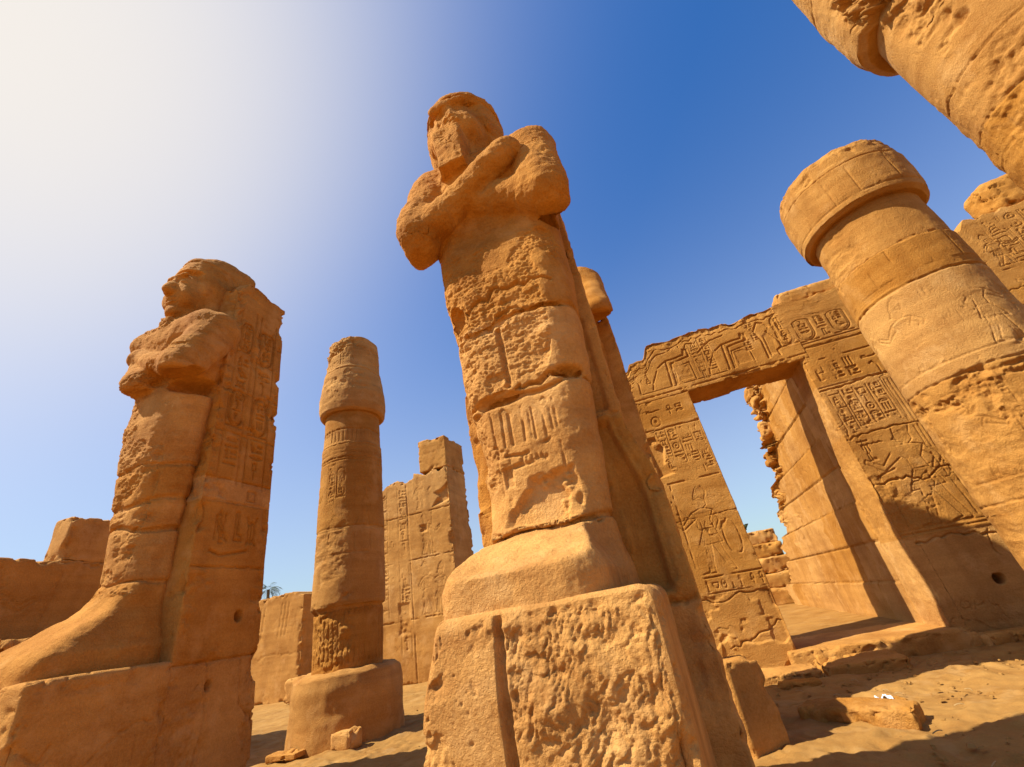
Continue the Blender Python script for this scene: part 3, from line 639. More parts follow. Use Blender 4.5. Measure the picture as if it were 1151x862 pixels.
# ------------------------------------------------------------------ columns
def chunk(zlo, zhi, amp, seed, az=None, span=1.2):
    def f(P, T, Z, Rr):
        m = sstep(zlo-.15, zlo+.12, Z+.25*fbm(P, .7, 2, seed))*sstep(zhi+.15, zhi-.12, Z+.25*fbm(P, .7, 2, seed+1))
        if az is not None: m = m*sstep(span, span*.55, np.abs((T-az+math.pi) % (2*math.pi)-math.pi))
        return m*amp*(.55*fbm(P*np.array([1, 1, 1.6]), .42, 4, seed+2, .5)+.18*np.abs(vn(P, .12, seed+5))-.9)
    return f
def add(*fs):
    return lambda P, T, Z, Rr: sum(f(P, T, Z, Rr) for f in fs)
def col_relief(rm, H, rows, seed, joints, joint_d=.035):
    r = random.Random(seed); h = HM(2*math.pi*rm, H, .014)
    for z0, z1, kind in rows:
        Wd = h.w
        if kind == 'lines':
            for z in np.linspace(z0, z1, 4): h.path([(0, z), (Wd, z)], .014, .016)
        elif kind == 'panels':
            x = 0
            while x < Wd:
                w = r.uniform(.35, .75); h.path([(x, z0), (x, z1)], .016, .02); x += w
            h.path([(0, z0), (Wd, z0)], .014, .02)
        elif kind == 'fig':
            x = .3; h.path([(0, z0), (Wd, z0)], .016, .02); h.path([(0, z1), (Wd, z1)], .016, .02)
            while x < Wd:
                hh = (z1-z0)*.82; figure_relief(h, x+.25*hh, z0+.02, hh, r.choice((-1, 1)), .018, .024)
                x += hh*.62
                if r.random() < .8:
                    cw = r.uniform(.16, .24); text_col(h, x, z0+(z1-z0)*.35, z1-.06, cw, r, .014, .022); x += cw+.04
                    if r.random() < .5: cartouche(h, x+.02, z0+(z1-z0)*.45, .2, (z1-z0)*.42, r, .016, .024); x += .28
        elif kind == 'text':
            x = 0
            while x < Wd: w = r.uniform(.2, .3); text_col(h, x, z0, z1, w, r, .016, .024); x += w
        elif kind == 'fold':
            x = 0
            while x < Wd: h.path([(x, z0), (x, z1)], .02, .02); x += .12
    h.wear(seed % 9+1, .7, -.9, .5)
    for z in joints: h.jag([(0, z), (h.w, z)], .016, joint_d, r, .006)
    return h
def column(label, cx, cy, base, shaft, cap, rel, seed, nth, dz, ex_s, ex_c, crel=None, lump=0, zj=()):
    root = thing('stone_column', label, 'column', (cx, cy, 0), 'papyrus bud columns of the court')
    if base: lathe('base', cx, cy, base, M_CO, root, (cx, cy, 0), 300, .03, .012, seed+1, lump=.02)
    lathe('shaft', cx, cy, shaft, M_CO, root, (cx, cy, 0), nth, dz, .008, seed, rel, ex_s, lump=lump, zj=zj)
    lathe('capital', cx, cy, cap, M_CO, root, (cx, cy, 0), nth, dz, .01, seed+4, crel, ex_c, lump=lump)
    return root
# the slender one between the two statues
crL = col_relief(.78, 6.1, [(2.3, 2.75, 'panels'), (2.85, 4.55, 'fig'), (4.75, 5.05, 'lines'), (5.1, 5.45, 'fold'), (1.15, 1.25, 'lines'), (.1, 1.1, 'fold')], 31, [1.13, 2.9, 4.62, 5.0, 5.42])
ccL = col_relief(.8, 2.9, [(1.5, 2.1, 'text'), (1.45, 1.46, 'panels')], 33, [1.35, 2.1])
azc = math.atan2(-9.4, 7.31)
column('weathered column with a bulging bud capital on a round base, between the left and middle statues', -7.31, 9.40,
       [(-.1, 1.16), (.2, 1.15), (.9, 1.13), (1.1, 1.10), (1.17, 1.0), (1.19, .7), (1.19, .02)],
       [(1.17, .74), (2.30, .75), (2.34, .755), (2.40, .81), (2.46, .815), (4.1, .80), (5.8, .765), (6.2, .76), (6.24, .735), (7.25, .71)],
       [(7.15, .60), (7.14, .80), (7.20, .86), (7.4, .885), (7.75, .885), (8.2, .83), (8.55, .765), (8.62, .74), (9.3, .72), (9.62, .70), (9.66, .5), (9.68, .02)], crL, 4, 420, .02,
       add(chunk(1.3, 2.25, .03, 3, azc-.6, .9), chunk(3.1, 4.0, .014, 6, azc-.9, 1.0)), add(chunk(7.6, 8.4, .02, 8, azc-.5, 1.2), chunk(9.2, 10, .06, 9, azc-.9, 1.3)), ccL, zj=[2.3, 4.07, 5.79, 6.17, 6.59])
# the broad one at the right
az = math.atan2(-8.45, -5.46)
crR = col_relief(.95, 7.2, [(5.55, 6.1, 'panels'), (5.45, 5.52, 'lines'), (3.95, 5.35, 'fig'), (2.2, 3.5, 'fig')], 42, [6.15, 3.72, 5.38, 1.9])
column('broad column at the right with a thick drum capital, carved bands and a rough broken patch', 5.46, 8.45, [(-.1, 1.12), (.28, 1.10), (.34, 1.0), (.35, .02)],
       [(0, .86), (1.2, .90), (2.2, .93), (3.6, .945), (5.4, .94), (6.13, .93), (6.17, .90), (7.3, .875)],
       [(7.18, .8), (7.16, .98), (7.22, 1.06), (7.42, 1.09), (8.05, 1.10), (8.08, 1.075), (8.42, 1.05), (8.55, 1.0), (8.60, .8), (8.61, .02)], crR, 13, 640, .016,
       add(chunk(3.4, 3.8, .055, 22, az-.25, 1.25), chunk(1.2, 3.2, .013, 27, az-.4, 1.5), chunk(6.2, 7.0, .015, 24, az-.9, .9)), add(chunk(8.4, 9, .025, 25, None)),
       col_relief(1.07, 1.7, [(.15, .85, 'panels')], 51, [.9], .03), zj=[1.9, 3.72, 5.38, 6.15])
# the one leaning into the top right corner
az3 = math.atan2(-4.63, -5.64)
crT = col_relief(.95, 7.3, [(2.0, 5.2, 'fig')], 62, [5.6, 6.2, 4.2, 2.0])
column('nearest column at the top right corner, only its broken upper shaft and capital in view', 5.64, 4.63, [(-.1, 1.35), (.6, 1.33), (.7, 1.2), (.72, .02)],
       [(0, .88), (1.2, .92), (3.6, .96), (5.4, .95), (6.2, .94), (8.1, .92)],
       [(7.82, .8), (7.80, 1.04), (7.87, 1.13), (8.1, 1.17), (8.9, 1.19), (10.2, 1.16), (10.8, 1.08), (10.85, .5), (10.85, .02)], crT, 15, 560, .018,
       add(chunk(6.95, 8.2, .055, 52, az3-.25, .6), chunk(5.3, 5.9, .04, 56, az3-.35, .6), chunk(2.5, 6.5, .010, 58)), add(chunk(7.5, 8.9, .26, 63, az3-.42, .42), chunk(8, 10, .008, 66)),
       col_relief(1.15, 3.1, [(.4, 1.2, 'panels')], 71, [1.3]), zj=[2.0, 4.2, 5.6, 6.2])

# ------------------------------------------------------------------ gateway wall
YF, YB = 10.45, 11.45
gate = thing('gateway_wall', 'carved sandstone wall with a tall open doorway, reliefs of kings and columns of signs', 'gateway', (2.8, YF, 0))
gr_ = (2.8, YF, 0); rw = random.Random(8)
hl = HM(1.95, 5.68, .010)          # left jamb, u from x=-.35
hl.path([(.75, 1.75), (1.9, 1.75)], .02, .03); 
for x in np.arange(.8, 1.85, .16): glyph(hl, rw.choice([3, 11, 6, 4]), x, 1.5, .12, .2, .014, .02)
hl.path([(.75, 1.46), (1.9, 1.46)], .016, .02)
figure_relief(hl, 1.25, 1.82, 1.55, -1, .017, .026); hl.path([(.75, 1.9), (.78, 3.7)], .02, .02)
hl.path([(1.02, 2.85), (.70, 3.35)], .02, .025); hl.ring(1.62, 2.45, .12, .35, .02, .02)
hl.path([(.75, 3.74), (1.9, 3.74)], .022, .03)
for x in (.82, 1.08, 1.34, 1.60): text_col(hl, x, 3.85, 5.0, .25, rw, .013, .020)
hl.poly([(.8, 4.9), (.95, 4.6), (.85, 4.2), (1.0, 3.95), (.6, 3.9), (.5, 4.9)], .07, .05)
hl.path([(.5, 5.05), (1.9, 5.05)], .022, .03); text_col(hl, .75, 5.1, 5.6, .4, rw, .018, .025, False); text_col(hl, 1.2, 5.1, 5.6, .5, rw, .018, .025, False)
hl.wear(5, .6, -1.3, 0)
hl.jag([(.6, 1.4), (1.0, 1.28), (1.4, 1.42), (1.95, 1.35)], .012, .035, rw, .02); hl.jag([(.9, .5), (1.3, .6), (1.95, .9)], .012, .035, rw, .03)
hl.jag([(.3, 5.03), (1.95, 5.03)], .014, .04, rw, .01); hl.jag([(.4, 2.9), (1.95, 2.95)], .010, .02, rw, .01); hl.rect(.0, 0, 1.95, .45, .0)
def jamb_extra(P, n, fc, dd):
    if fc != '-y': return 0
    low = sstep(1.45, 1.2, P[:, 2]); return -.03*low*sstep(.0, .8, fbm(P, .6, 3, 5))+.035*sstep(.48, .42, P[:, 2]+.1*fbm(P, .8, 2, 2))
def jl_warp(P): P[:, 0] += np.where(P[:, 0] > 1.2, .10*(1-P[:, 2]/5.68), 0); return P
stone_box('jamb', (-.35, 1.54, YF, YB, -.1, 5.68), M_WL, gate, gr_, res=.012, amp=.007, chip=.035, seed=81, fine=('-y', '-x', '+x', '+z'), coarse=2, relief={'-y': hl}, extra=jamb_extra, warp=jl_warp, zj=[1.5, 3.0, 5.13], rnd=.02, edgew=.08)
# lintel
hn = HM(4.6, 1.55, .010); 
hn.path([(0, .10), (4.6, .12)], .022, .03); hn.path([(0, .22), (2.9, .23)], .014, .018)
def P_(ox, pts, w=.02, d=.028, closed=False): hn.path([(ox+a, b) for a, b in pts], w, d, closed)
# left: striding figure with bow and broken scene
P_(.55, [(0, .25), (.12, .6), (.05, .95), (.2, 1.2)]); P_(.55, [(.28, .25), (.3, .55), (.2, .8), (.32, 1.1), (.22, 1.35)]); P_(.45, [(0, .95), (.35, .8), (.7, 1.1)], .02, .03); P_(.5, [(-.1, .5), (.5, 1.25)], .02, .03)
for i in range(5): P_(.4+.05*i, [(.0, .3+.1*i), (.25, .36+.13*i)], .014, .02)
# two throne frames with stepped, square outlines and kneeling kings
for ox in (1.35, 2.72):
    P_(ox, [(.25, .26), (.30, .95), (.75, .98), (.78, 1.12), (.86, 1.10), (.86, .9), (.40, .84), (.36, .26)], .026, .036)
    P_(ox, [(.40, .26), (.44, .70), (.82, .74), (.84, .26)], .018, .024); hn.rect(ox+.47, .3, ox+.8, .68, .012)
    P_(ox, [(.30, .95), (.05, .80), (-.15, .45), (-.2, .28)], .022, .03); P_(ox, [(.75, 1.0), (.9, 1.25), (1.05, 1.2)], .02, .03)
    P_(ox, [(-.28, .9), (.1, 1.15), (.4, 1.2), (.62, 1.35)], .02, .03)
text_col(hn, 2.28, .28, 1.25, .24, rw, .012, .02); text_col(hn, 2.54, .28, 1.25, .2, rw, .016, .022)
text_col(hn, 3.45, .6, 1.25, .2, rw, .016, .026, False); text_col(hn, 3.68, .75, 1.3, .18, rw, .016, .024, False); text_col(hn, 1.0, .5, 1.1, .2, rw, .014, .022, False)
# seated bird-headed figure and a cartouche at the right end
P_(3.85, [(.0, .26), (.02, .8), (-.05, 1.05), (.1, 1.25), (.22, 1.2), (.3, 1.05), (.2, .95), (.34, .7), (.36, .45), (.24, .4), (.26, .26)], .026, .038); P_(3.85, [(.08, .3), (.1, .8)], .02, .03)
hn.poly([(3.87, .3), (3.9, .85), (4.05, .95), (4.15, .7), (4.1, .3)], .016, .05)
cartouche(hn, 4.22, .45, .32, .85, rw, .022, .034)
hn.wear(4, .5, -1.6, -.3); hn.jag([(0, 1.28), (1.0, 1.2), (2.2, 1.34), (4.6, 1.3)], .016, .035, rw, .03); hn.jag([(2.1, 1.5), (2.05, 1.2), (2.3, .9)], .012, .02, rw)
def lintel_extra(P, n, fc, dd):
    e = sstep(6.85, 7.2, P[:, 2]); return e*(.022*fbm(P, .5, 3, 8)-.02) if fc == '-y' else .008*fbm(P, .6, 3, 9)
def lintel_warp(P):
    t = sstep(6.2, 7.22, P[:, 2]); P[:, 2] += t*(-.38*sstep(1.0, .75, P[:, 0])-.2*sstep(.45, .3, P[:, 0])+.035*fbm(P*np.array([1, .4, 0]), .9, 2, 12)); return P
stone_box('lintel', (-.35, 4.25, YF-.004, YB+.004, 5.683, 7.22), M_WL, gate, gr_, res=.0125, amp=.008, chip=.06, seed=85, fine=('-y', '-z', '-x', '+z'), coarse=2, relief={'-y': hn}, extra=lintel_extra, warp=lintel_warp, rnd=.03)
# right part of the wall
hr = HM(7.8, 8.4, .010); q = random.Random(17)
u = lambda x: x-4.07
hr.path([(0, 6.0), (1.9, 6.0)], .02, .03); hr.path([(.05, .0), (.05, 0)], .01, .01)
for i in range(3): text_col(hr, .10+.30*i, 5.05, 5.60, .28, q, .02, .03, False)
hr.path([(.05, 5.66), (2.2, 5.66)], .02, .03); text_col(hr, 1.05, 5.1, 5.55, .5, q, .02, .028, False)
hr.path([(.05, 5.0), (2.3, 5.0)], .016, .02)
for i in range(4): text_col(hr, .12+.26*i, 3.95, 4.85, .25, q, .014, .024)
cartouche(hr, .42, 4.02, .22, .55, q, .014, .024)
for k in range(5): hr.path([(1.25+.07*k, 3.3), (1.25+.07*k, 4.85)], .014, .016)
text_col(hr, 1.62, 3.9, 4.8, .28, q, .014, .024); text_col(hr, 1.95, 3.2, 4.8, .28, q, .014, .022)
figure_relief(hr, .95, 1.95, 1.85, -1, .018, .03); hr.path([(.2, 2.95), (.55, 3.05)], .02, .03)
text_col(hr, .14, 3.3, 3.75, .26, q, .018, .028, False); glyph(hr, 1, .2, 3.55, .4, .12, .016, .024)
for k in range(6): hr.path([(1.35+.1*k, 2.0), (1.25+.1*k, 3.2)], .014, .022)
hr.ring(1.75, 3.05, .14, .2, .02, .03); hr.path([(0, 1.86), (2.6, 1.86)], .018, .026); hr.path([(0, 1.92), (2.6, 1.93)], .012, .016)
for k in range(4): text_col(hr, 4.6+.4*k, 6.6, 8.2, .36, q, .014, .022)
hr.path([(4.3, 6.5), (8.4, 6.5)], .02, .03); figure_relief(hr, 4.55, 6.6, 1.0, 1); figure_relief(hr, 5.6, 6.7, 1.0, -1)
for x in np.arange(2.4, 8, 1.1): figure_relief(hr, x, 2.0, 1.8, -1, .018, .026)
cartouche(hr, .22, 6.2, .36, .82, q, .018, .028); cartouche(hr, .95, 6.2, .36, .8, q, .018, .026); hr.path([(0, 6.12), (1.9, 6.12)], .016, .024)
text_col(hr, .64, 6.2, 7.0, .24, q, .014, .022, False)
hr.wear(7, .6, -1.5, -.2)
hr.jag([(0, 4.92), (1.2, 4.98), (2.6, 5.0), (8.5, 5.0)], .02, .06, q, .012); hr.jag([(0, 3.78), (.7, 3.86), (1.9, 3.8), (8.5, 3.8)], .014, .04, q, .012)
hr.jag([(0, 2.78), (.5, 2.88), (.9, 2.74), (1.3, 2.9), (2.0, 2.8), (8.5, 2.8)], .018, .055, q, .025); hr.jag([(.2, 1.7), (.9, 1.75), (1.4, 1.66), (3.0, 1.74), (8.5, 1.7)], .02, .055, q, .03)
hr.jag([(1.35, 1.72), (1.25, 1.4), (1.3, 1.25)], .014, .03, q); hr.disk(1.08, .95, .09, .09, .4, .2); hr.jag([(.0, 6.02), (8.5, 6.02)], .012, .03, q, .01)
hr.jag([(1.22, 3.8), (1.2, 4.9)], .008, .02, q)
def wr_extra(P, n, fc, dd):
    if fc != '-y': return .004*fbm(P, .3, 3, 2)
    x, z = P[:, 0], P[:, 2]
    er = sstep(2.85, 2.6, z+.15*fbm(P, .5, 2, 3))*sstep(1.6, 1.8, z)*sstep(5.3, 4.6, x+.3*fbm(P, .6, 2, 4))
    return er*(-.025+.009*fbm(P, .2, 3, 6))-.02*sstep(1.72, 1.66, z)
def wr_warp(P):
    t = np.clip(P[:, 2]/8.3, 0, 1); top = np.interp(P[:, 0], [4, 5.55, 5.7, 8.3, 8.5, 10.2, 10.4, 13], [7.2, 7.2, 7.5, 7.65, 7.85, 7.93, 7.98, 8.0])+.05*fbm(P*np.array([1, .3, 0]), .6, 2, 5)
    P[:, 2] = np.where(P[:, 2] > 6.5, 6.5+(P[:, 2]-6.5)*(top-6.5)/(8.3-6.5), P[:, 2]); P[:, 0] += np.where(P[:, 0] < 4.3, .03*(1-t), 0); return P
stone_box('jamb', (4.05, 11.8, YF-.006, YB-.02, -.1, 8.3), M_WL, gate, gr_, res=.0135, amp=.008, chip=.03, seed=88, fine=('-y', '-x', '+z'), relief={'-y': hr}, extra=wr_extra, warp=wr_warp, zj=[1.8, 2.9, 3.9, 5.05, 6.1], rnd=.02, edgew=.08)
stone_box('coping', (4.28, 5.75, YF+.08, YB-.1, 7.17, 7.60), M_WL, gate, gr_, res=.025, amp=.02, chip=.12, seed=90, rnd=.12)
bo = stone_box('boulder', (9.28, 11.0, 10.62, 11.4, 7.90, 8.90), M_WL, res=.04, amp=.05, chip=.3, seed=93, rnd=.3, edgew=.4)
tag(bo, 'rough rounded boulder lying on top of the wall at the far right', 'boulder')

# passage wall behind the doorway: coursed blocks, ragged far end
hp = HM(12.5, 6.9, .016); q = random.Random(23); zz = [0, .98, 1.78, 2.62, 3.4, 4.15, 4.95, 5.75, 6.5]
XJ = []
for k, z in enumerate(zz[1:]):
    hp.jag([(0, z), (12.5, z)], .018, .035, q, .003)
    x = q.uniform(.3, 1.5); XJ.append([])
    while x < 12.5: XJ[-1].append(x); hp.jag([(x, zz[k]), (x+.02, z)], .011, .022, q, .006); x += q.uniform(1.3, 2.6)
YE = [(0, 22.6), (.98, 22.3), (1.0, 21.5), (1.78, 21.2), (1.8, 20.4), (2.6, 20.2), (2.64, 19.2), (3.4, 18.9), (3.42, 18.2), (4.15, 17.9), (4.17, 17.0), (4.95, 16.7), (4.97, 15.9), (5.75, 15.4), (5.77, 15.0), (7, 14.5)]
def pw_warp(P):
    ye = np.interp(P[:, 2], [a for a, b in YE], [b for a, b in YE])+.25*fbm(P*np.array([.3, 0, 1]), .5, 3, 3)
    P[:, 1] = YB+(P[:, 1]-YB)*(ye-YB)/(24-YB)
    return P
def pw_extra(P, n, fc, dd):
    course = np.searchsorted(zz, P[:, 2]); j = np.array([.0, .012, -.008, .01, -.012, .006, -.01, .012, 0, 0])[course]
    e = sstep(.80, .97, (P[:, 1]-YB)/12.05)*sstep(2.5, 5, P[:, 2])
    return j+(e*.14*fbm(P, .5, 3, 5) if fc in ('-x',) else .1*fbm(P, .5, 3, 4)*(fc == '+y'))
pw = stone_box('passage_wall', (4.10, 5.6, YB, 24.0, 0, 6.9), M_OL, res=.03, amp=.007, chip=.10, seed=97, relief={'-x': hp}, extra=pw_extra, warp=pw_warp, zj=zz, xj=XJ, rnd=.02)
tag(pw, 'plain coursed block wall running back beyond the doorway with a ragged far end', 'wall')
# broken masonry at the ragged end
for k, (y, z, s_) in enumerate(((14.9, 6.2, .5), (15.3, 5.5, .45), (16.2, 4.8, .42), (15.0, 6.75, .4))):
    b = stone_box('broken_block', (3.85, 4.7, y-s_*.8, y+s_*.8, z-s_*.55, z+s_*.55), M_OL, res=.045, amp=.05, chip=.25, seed=100+k, rnd=.12, edgew=.3)
    tag(b, ['jagged broken block jutting from the ragged end of the passage wall, just under the lintel', 'second broken block down the ragged end of the passage wall', 'lowest broken block sticking out of the ragged passage wall end', 'topmost broken block on the ragged end of the passage wall'][k], 'stone block', 'broken blocks at the passage wall end')
# stepped remains beyond
bl = [(3.1, 5.2, 22.8, 24.5, .2, .85), (3.2, 5.0, 23.2, 24.6, .85, 1.45), (3.15, 5.0, 23.8, 25.0, 1.42, 2.10), (3.3, 5.0, 24.4, 25.6, 2.08, 2.75), (3.4, 5.0, 24.9, 26.2, 2.72, 3.35)]
nm_ = ['lowest', 'second lowest', 'middle', 'second highest', 'highest']
for k, b_ in enumerate(bl):
    b = stone_box('ruined_block', b_, M_OL, res=.06, amp=.03, chip=.18, seed=120+k, rnd=.1, edgew=.25)
    tag(b, '%s block of the stepped ruined stack seen through the doorway' % nm_[k], 'stone block', 'stepped blocks beyond the doorway')
sill = stone_box('threshold', (1.45, 4.35, 10.22, 12.2, -.15, .25), M_WL, res=.025, amp=.012, chip=.12, seed=131, rnd=.05)
tag(sill, 'worn stone threshold lying across the foot of the doorway', 'threshold')
fl = stone_box('passage_floor', (-4, 4.4, 12.2, 27, -.2, .235), M_SA, res=.08, amp=.012, chip=.02, seed=133, rnd=.03); fl['kind'] = 'structure'

# ------------------------------------------------------------------ walls at the back and left
h2 = HM(4.3, 7.9, .018); q = random.Random(29); ub = lambda x: x+12.5
for z in (2.2, 4.4, 6.27): h2.jag([(0, z), (4.3, z)], .022, .06, q, .01)
h2.path([(2.35, 0), (2.2, 7.9)], .03, .04); h2.jag([(3.35, 4.4), (3.4, 6.27)], .014, .04, q)
text_col(h2, 1.75, 1.0, 7.6, .45, q, .028, .035); text_col(h2, .7, 2.4, 7.6, .5, q, .028, .03)
figure_relief(h2, 3.1, 4.5, 1.5, 1, .03, .035); figure_relief(h2, 3.6, 2.3, 1.6, -1, .03, .035); figure_relief(h2, 2.9, 6.4, 1.2, 1, .028, .03); figure_relief(h2, 3.0, 2.3, 1.7, 1, .028, .03)
h2.rect(2.75, 5.4, 3.15, 5.75, .1, .08); h2.rect(1.6, 1.7, 2.2, 2.9, .06, .1); h2.wear(3, .8, -1.5, -.2)
h2.poly([(4.3, 6.5), (3.4, 6.35), (3.75, 6.75), (3.55, 6.95), (4.3, 7.3)], .14, .1)
def pier_warp(P):
    top = np.where(P[:, 0] < -9.9, 7.75, 7.92)+.08*fbm(P*np.array([1, .4, 0]), .7, 2, 6)-.25*sstep(-11.2, -11.6, P[:, 0])
    P[:, 2] = np.where(P[:, 2] > 6.5, 6.5+(P[:, 2]-6.5)*(top-6.5)/1.4, P[:, 2]); return P
pier = thing('ruined_pier', 'tall carved wall end with a plain square block on top, behind the slender column', 'wall', (-10, 17, 0))
stone_box('carved_face', (-12.5, -8.2, 17, 19, -.1, 7.9), M_OL, pier, (-10, 17, 0), res=.03, amp=.012, chip=.14, seed=140, relief={'-y': h2}, warp=pier_warp, zj=[2.3, 4.5, 6.37], rnd=.04)
stone_box('top_block', (-9.6, -8.18, 17.02, 18.95, 7.94, 9.45), M_OL, pier, (-10, 17, 0), res=.05, amp=.02, chip=.12, seed=142, rnd=.06)
h3 = HM(7, 4.2, .022)
for x in (4.4, 4.6, 5.6, 5.8, 6.0): h3.path([(x, 2.6), (x+.12, 3.9)], .03, .035)
h3.jag([(0, 1.75), (4.5, 1.8), (5.6, 1.9), (7, 1.8)], .02, .04, q, .04); h3.jag([(0, 2.9), (7, 2.9)], .012, .02, q)
bw = stone_box('back_wall', (-23.5, -16.55, 18, 19.4, -.1, 4.2), M_OL, res=.05, amp=.015, chip=.16, seed=145, relief={'-y': h3}, rnd=.05,
               warp=lambda P: P+np.stack([0*P[:, 0], 0*P[:, 0], sstep(3.4, 4.2, P[:, 2])*(.09*fbm(P*np.array([1, 0, 0]), .8, 3, 2))], 1))
tag(bw, 'low plain wall behind the slender column, palm tree showing over it', 'wall')
h4 = HM(9, 4.15, .022); q = random.Random(41)
for z in (1.3, 2.55): h4.jag([(0, z), (9, z)], .016, .04, q, .01)
figure_relief(h4, 4.2, 2.4, 1.5, 1, .03, .04); figure_relief(h4, 2.6, 2.4, 1.5, -1, .03, .04); h4.path([(5.0, 2.6), (5.2, 4.0)], .02, .03); h4.path([(3.3, 3.0), (3.6, 3.6), (4.0, 3.4)], .02, .03)
lw = stone_box('side_wall', (-13.4, -12.0, 1.0, 9.8, -.1, 4.13), M_OL, res=.03, amp=.015, chip=.12, seed=147, relief={'+x': h4}, zj=[1.4, 2.65], rnd=.05, fine=tuple(AX))
tag(lw, 'shaded block wall behind the left statue at the edge of the view', 'wall')
tb = stone_box('stone_block', (-12.62, -12.02, 6.08, 8.2, 4.10, 5.08), M_OL, res=.035, amp=.015, chip=.14, seed=149, rnd=.07)
tag(tb, 'squared block standing on top of the shaded side wall', 'stone block')
lo_ = stone_box('low_wall', (-11.6, -10.4, 3.2, 7.6, -.1, 2.58), M_OL, res=.03, amp=.03, chip=.3, seed=151, rnd=.10, edgew=.3)
tag(lo_, 'low broken wall with a ragged lit top edge behind the foot of the left statue', 'wall')

# ------------------------------------------------------------------ stones on the ground
def rock(name, label, cat, box, seed, res=.02, amp=.02, chip=.12, rnd=.05, group=None, mat=None):
    o = stone_box(name, box, mat or M_WL, res=res, amp=amp, chip=chip, seed=seed, rnd=rnd, edgew=.18, fine=tuple(AX)); return tag(o, label, cat, group)
rock('paving_slab', 'large flat paving slab in front of the doorway threshold', 'slab', (1.75, 2.95, 9.35, 10.15, -.1, .11), 160, chip=.2)
rock('paving_slab', 'smaller broken slab by the foot of the left door jamb', 'slab', (.75, 1.72, 9.3, 10.1, -.1, .10), 161, chip=.2)
rock('paving_slab', 'thin sliver of slab lying on the sand before the smaller broken slab', 'slab', (.95, 1.55, 8.85, 9.15, -.1, .05), 162, chip=.1)
o = rock('stone_bar', 'long flat bar of stone lying on the sand beside a scrap of white paper', 'stone', (-.57, .57, -.2, .2, -.08, .15), 163, chip=.10)
o.location = (1.42, 6.85, 0); o.rotation_euler = (0, 0, R_(-30))
rock('small_rock', 'small rock behind the long stone bar, under the white paper', 'rock', (1.78, 2.02, 7.1, 7.3, -.05, .10), 164, res=.012, rnd=.04)
rock('small_rock', 'squarish rock leaning against the round base of the slender column', 'rock', (-6.75, -6.3, 8.15, 8.55, -.05, .27), 165, rnd=.08)
rock('small_rock', 'flat broken rock at the left edge of the round column base', 'rock', (-8.0, -7.3, 7.95, 8.3, -.05, .10), 166, rnd=.05)
rock('rubble_stone', 'light rubble stone left of the column base against the low back wall', 'rock', (-15.8, -14.6, 16.3, 17.2, -.05, .85), 167, res=.05, rnd=.2, chip=.3)
rock('rubble_stone', 'small dark stone at the right door jamb foot', 'rock', (4.35, 4.75, 9.95, 10.3, -.05, .16), 168, rnd=.07)
rock('foundation_stone', 'worn ledge of stone along the foot of the right wall', 'stone', (4.3, 8.5, 10.05, 10.44, -.1, .13), 169, res=.03, chip=.2)
# paper scrap: crumpled sheet
n = 14; U, Vg = np.meshgrid(np.linspace(-.5, .5, n), np.linspace(-.5, .5, n), indexing='ij'); P = np.stack([U.ravel()*.16, Vg.ravel()*.11, 0*U.ravel()], 1)
P[:, 2] = .02*fbm(P*6, .5, 3, 2)+.11; P += np.array([1.80, 7.12, 0])
pa = mesh_obj('paper_scrap', P, grid_quads(n, n), M_PAPER); tag(pa, 'crumpled scrap of white paper on the small rock', 'paper')
# pebbles: uncountable
VV, QQ, off = [], [], 0
for i in range(900):
    x, y = rng.uniform(-9, 5), rng.uniform(4.5, 17)
    if rng.random() < .5: x, y = rng.uniform(.3, 4.5), rng.uniform(5, 10.3)
    s_ = rng.choice((.006, .008, .010, .012, .02))*rng.uniform(.7, 1.4); c = np.array([[-1, -1, -.4], [1, -1, -.4], [1, 1, -.4], [-1, 1, -.4], [-.6, -.6, .7], [.6, -.6, .7], [.6, .6, .7], [-.6, .6, .7]])
    c = c*(1+np.random.default_rng(i).uniform(-.35, .35, c.shape))*s_*np.array([1.3, 1, .8]); a = rng.uniform(0, 6.3)
    c = c@np.array([[math.cos(a), -math.sin(a), 0], [math.sin(a), math.cos(a), 0], [0, 0, 1]]); VV.append(c+np.array([x, y, -.015]))
    QQ += [[off+k for k in f_] for f_ in ((3, 2, 1, 0), (4, 5, 6, 7), (0, 1, 5, 4), (1, 2, 6, 5), (2, 3, 7, 6), (3, 0, 4, 7))]; off += 8
gv = mesh_obj('gravel', np.concatenate(VV), QQ, M_SA, smooth=False); gv['kind'] = 'stuff'

for k in range(14):
    x, y, a = rng.uniform(.6, 3.6), rng.uniform(5.2, 9), rng.uniform(0, 3.1); l_ = rng.uniform(.025, .07)
    th = np.linspace(0, 2*math.pi, 6); P = [(x+(t-.5)*l_*2*math.cos(a)+.02*math.sin(3*t)*math.sin(a)+.004*math.cos(q_), y+(t-.5)*l_*2*math.sin(a)+.004*math.sin(q_), .006+.004*math.sin(q_)+.012*math.sin(3.1*t)) for q_ in th for t in np.linspace(0, 1, 6)]
    tw = mesh_obj('dry_straw', P, grid_quads(6, 6), M_TWIG); tag(tw, 'dry bit of straw lying on the sand before the doorway', 'straw', 'bits of straw on the sand')
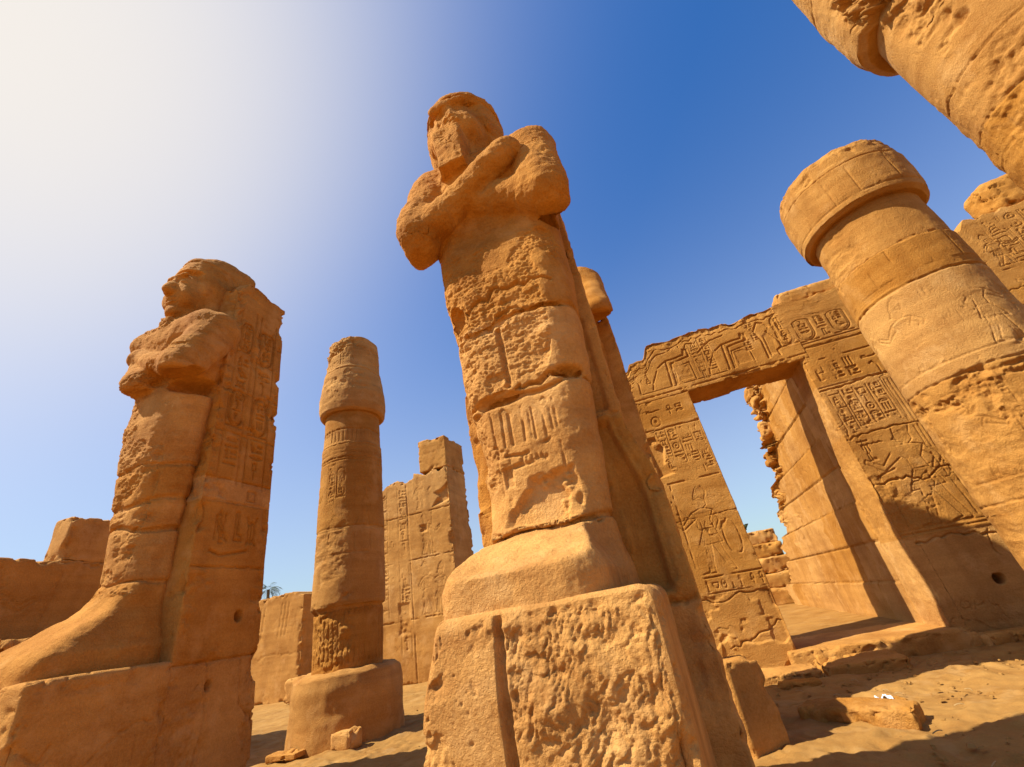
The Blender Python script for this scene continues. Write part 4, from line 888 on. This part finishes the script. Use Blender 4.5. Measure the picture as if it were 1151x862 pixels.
# ------------------------------------------------------------------ palm, shrub, cable
def palm(loc, hgt, label, nf=26, L_=2.0):
    root = thing('palm_tree', label, 'palm tree', loc)
    th = np.linspace(0, 2*math.pi, 11); zz_ = np.linspace(0, hgt, 40); P = []
    for t in th:
        for k, z in enumerate(zz_): r = .26-.1*z/hgt+.03*(k % 2); P.append((r*math.cos(t)+.25*math.sin(z*.3), r*math.sin(t), z))
    mesh_obj('trunk', P, grid_quads(11, 40), M_TRUNK, root)
    V, Q = [], []; rr = random.Random(2); base = np.array([.25*math.sin(hgt*.3), 0, hgt])
    for f_ in range(nf):
        a = rr.uniform(0, 6.28); e = rr.uniform(-.5, 1.3); ln = L_*rr.uniform(.8, 1.1); p = base.copy(); prev = None
        dirh = np.array([math.cos(a), math.sin(a), 0]); side = np.array([-math.sin(a), math.cos(a), 0])
        for k in range(16):
            t = k/15; ang = e-t*1.5; p = p+(dirh*math.cos(ang)+np.array([0, 0, math.sin(ang)]))*ln/16
            if k > 2:
                for sg in (-1, 1):
                    tip = p+side*sg*.42*(1-.6*abs(t-.45))+dirh*.22+np.array([0, 0, -.10-.15*rr.random()]); w_ = dirh*.035; i = len(V)
                    V += [p-w_, p+w_, tip+w_*.2, tip-w_*.2]; Q.append((i, i+1, i+2, i+3))
    mesh_obj('crown', V, Q, M_LEAF, root, smooth=False); return root
palm((-50.0, 48.0, 0), 9.6, 'small palm tree far away, peeking over the low back wall')
V, Q = [], []; rr = random.Random(6)
for i in range(900):
    u3 = np.array([rr.gauss(0, 1), rr.gauss(0, 1), rr.gauss(0, 1)]); u3 /= np.linalg.norm(u3); c = u3*np.array([.75, .8, .55])*rr.uniform(.35, 1)+np.array([0, 0, 4.0])
    a = np.array([rr.gauss(0, 1), rr.gauss(0, 1), rr.gauss(0, 1)])*.07; b = np.array([rr.gauss(0, 1), rr.gauss(0, 1), rr.gauss(0, 1)])*.05; k = len(V); V += [c-a, c-b, c+a, c+b]; Q.append((k, k+1, k+2, k+3))
bu = thing('bushy_tree', 'dusty green treetop just showing through the doorway above the ruined blocks', 'tree', (3.9, 30, 0))
mesh_obj('crown', V, Q, M_LEAF, bu, smooth=False)
th = np.linspace(0, 2*math.pi, 9); mesh_obj('trunk', [(.09*math.cos(t), .09*math.sin(t), z) for t in th for z in np.linspace(0, 3.9, 6)], grid_quads(9, 6), M_TRUNK, bu)
t = np.linspace(0, 1, 60); P = []
for a in np.linspace(0, 2*math.pi, 7):
    for k in t: P.append((-85+70*k, 52+.02*math.cos(a)*1.5, 9.2-1.5*(1-(2*k-1)**2)+.03*math.sin(a)))
cb = mesh_obj('power_cable', P, grid_quads(7, 60), M_WIRE); tag(cb, 'thin overhead cable crossing the sky beside the palm tree', 'cable')
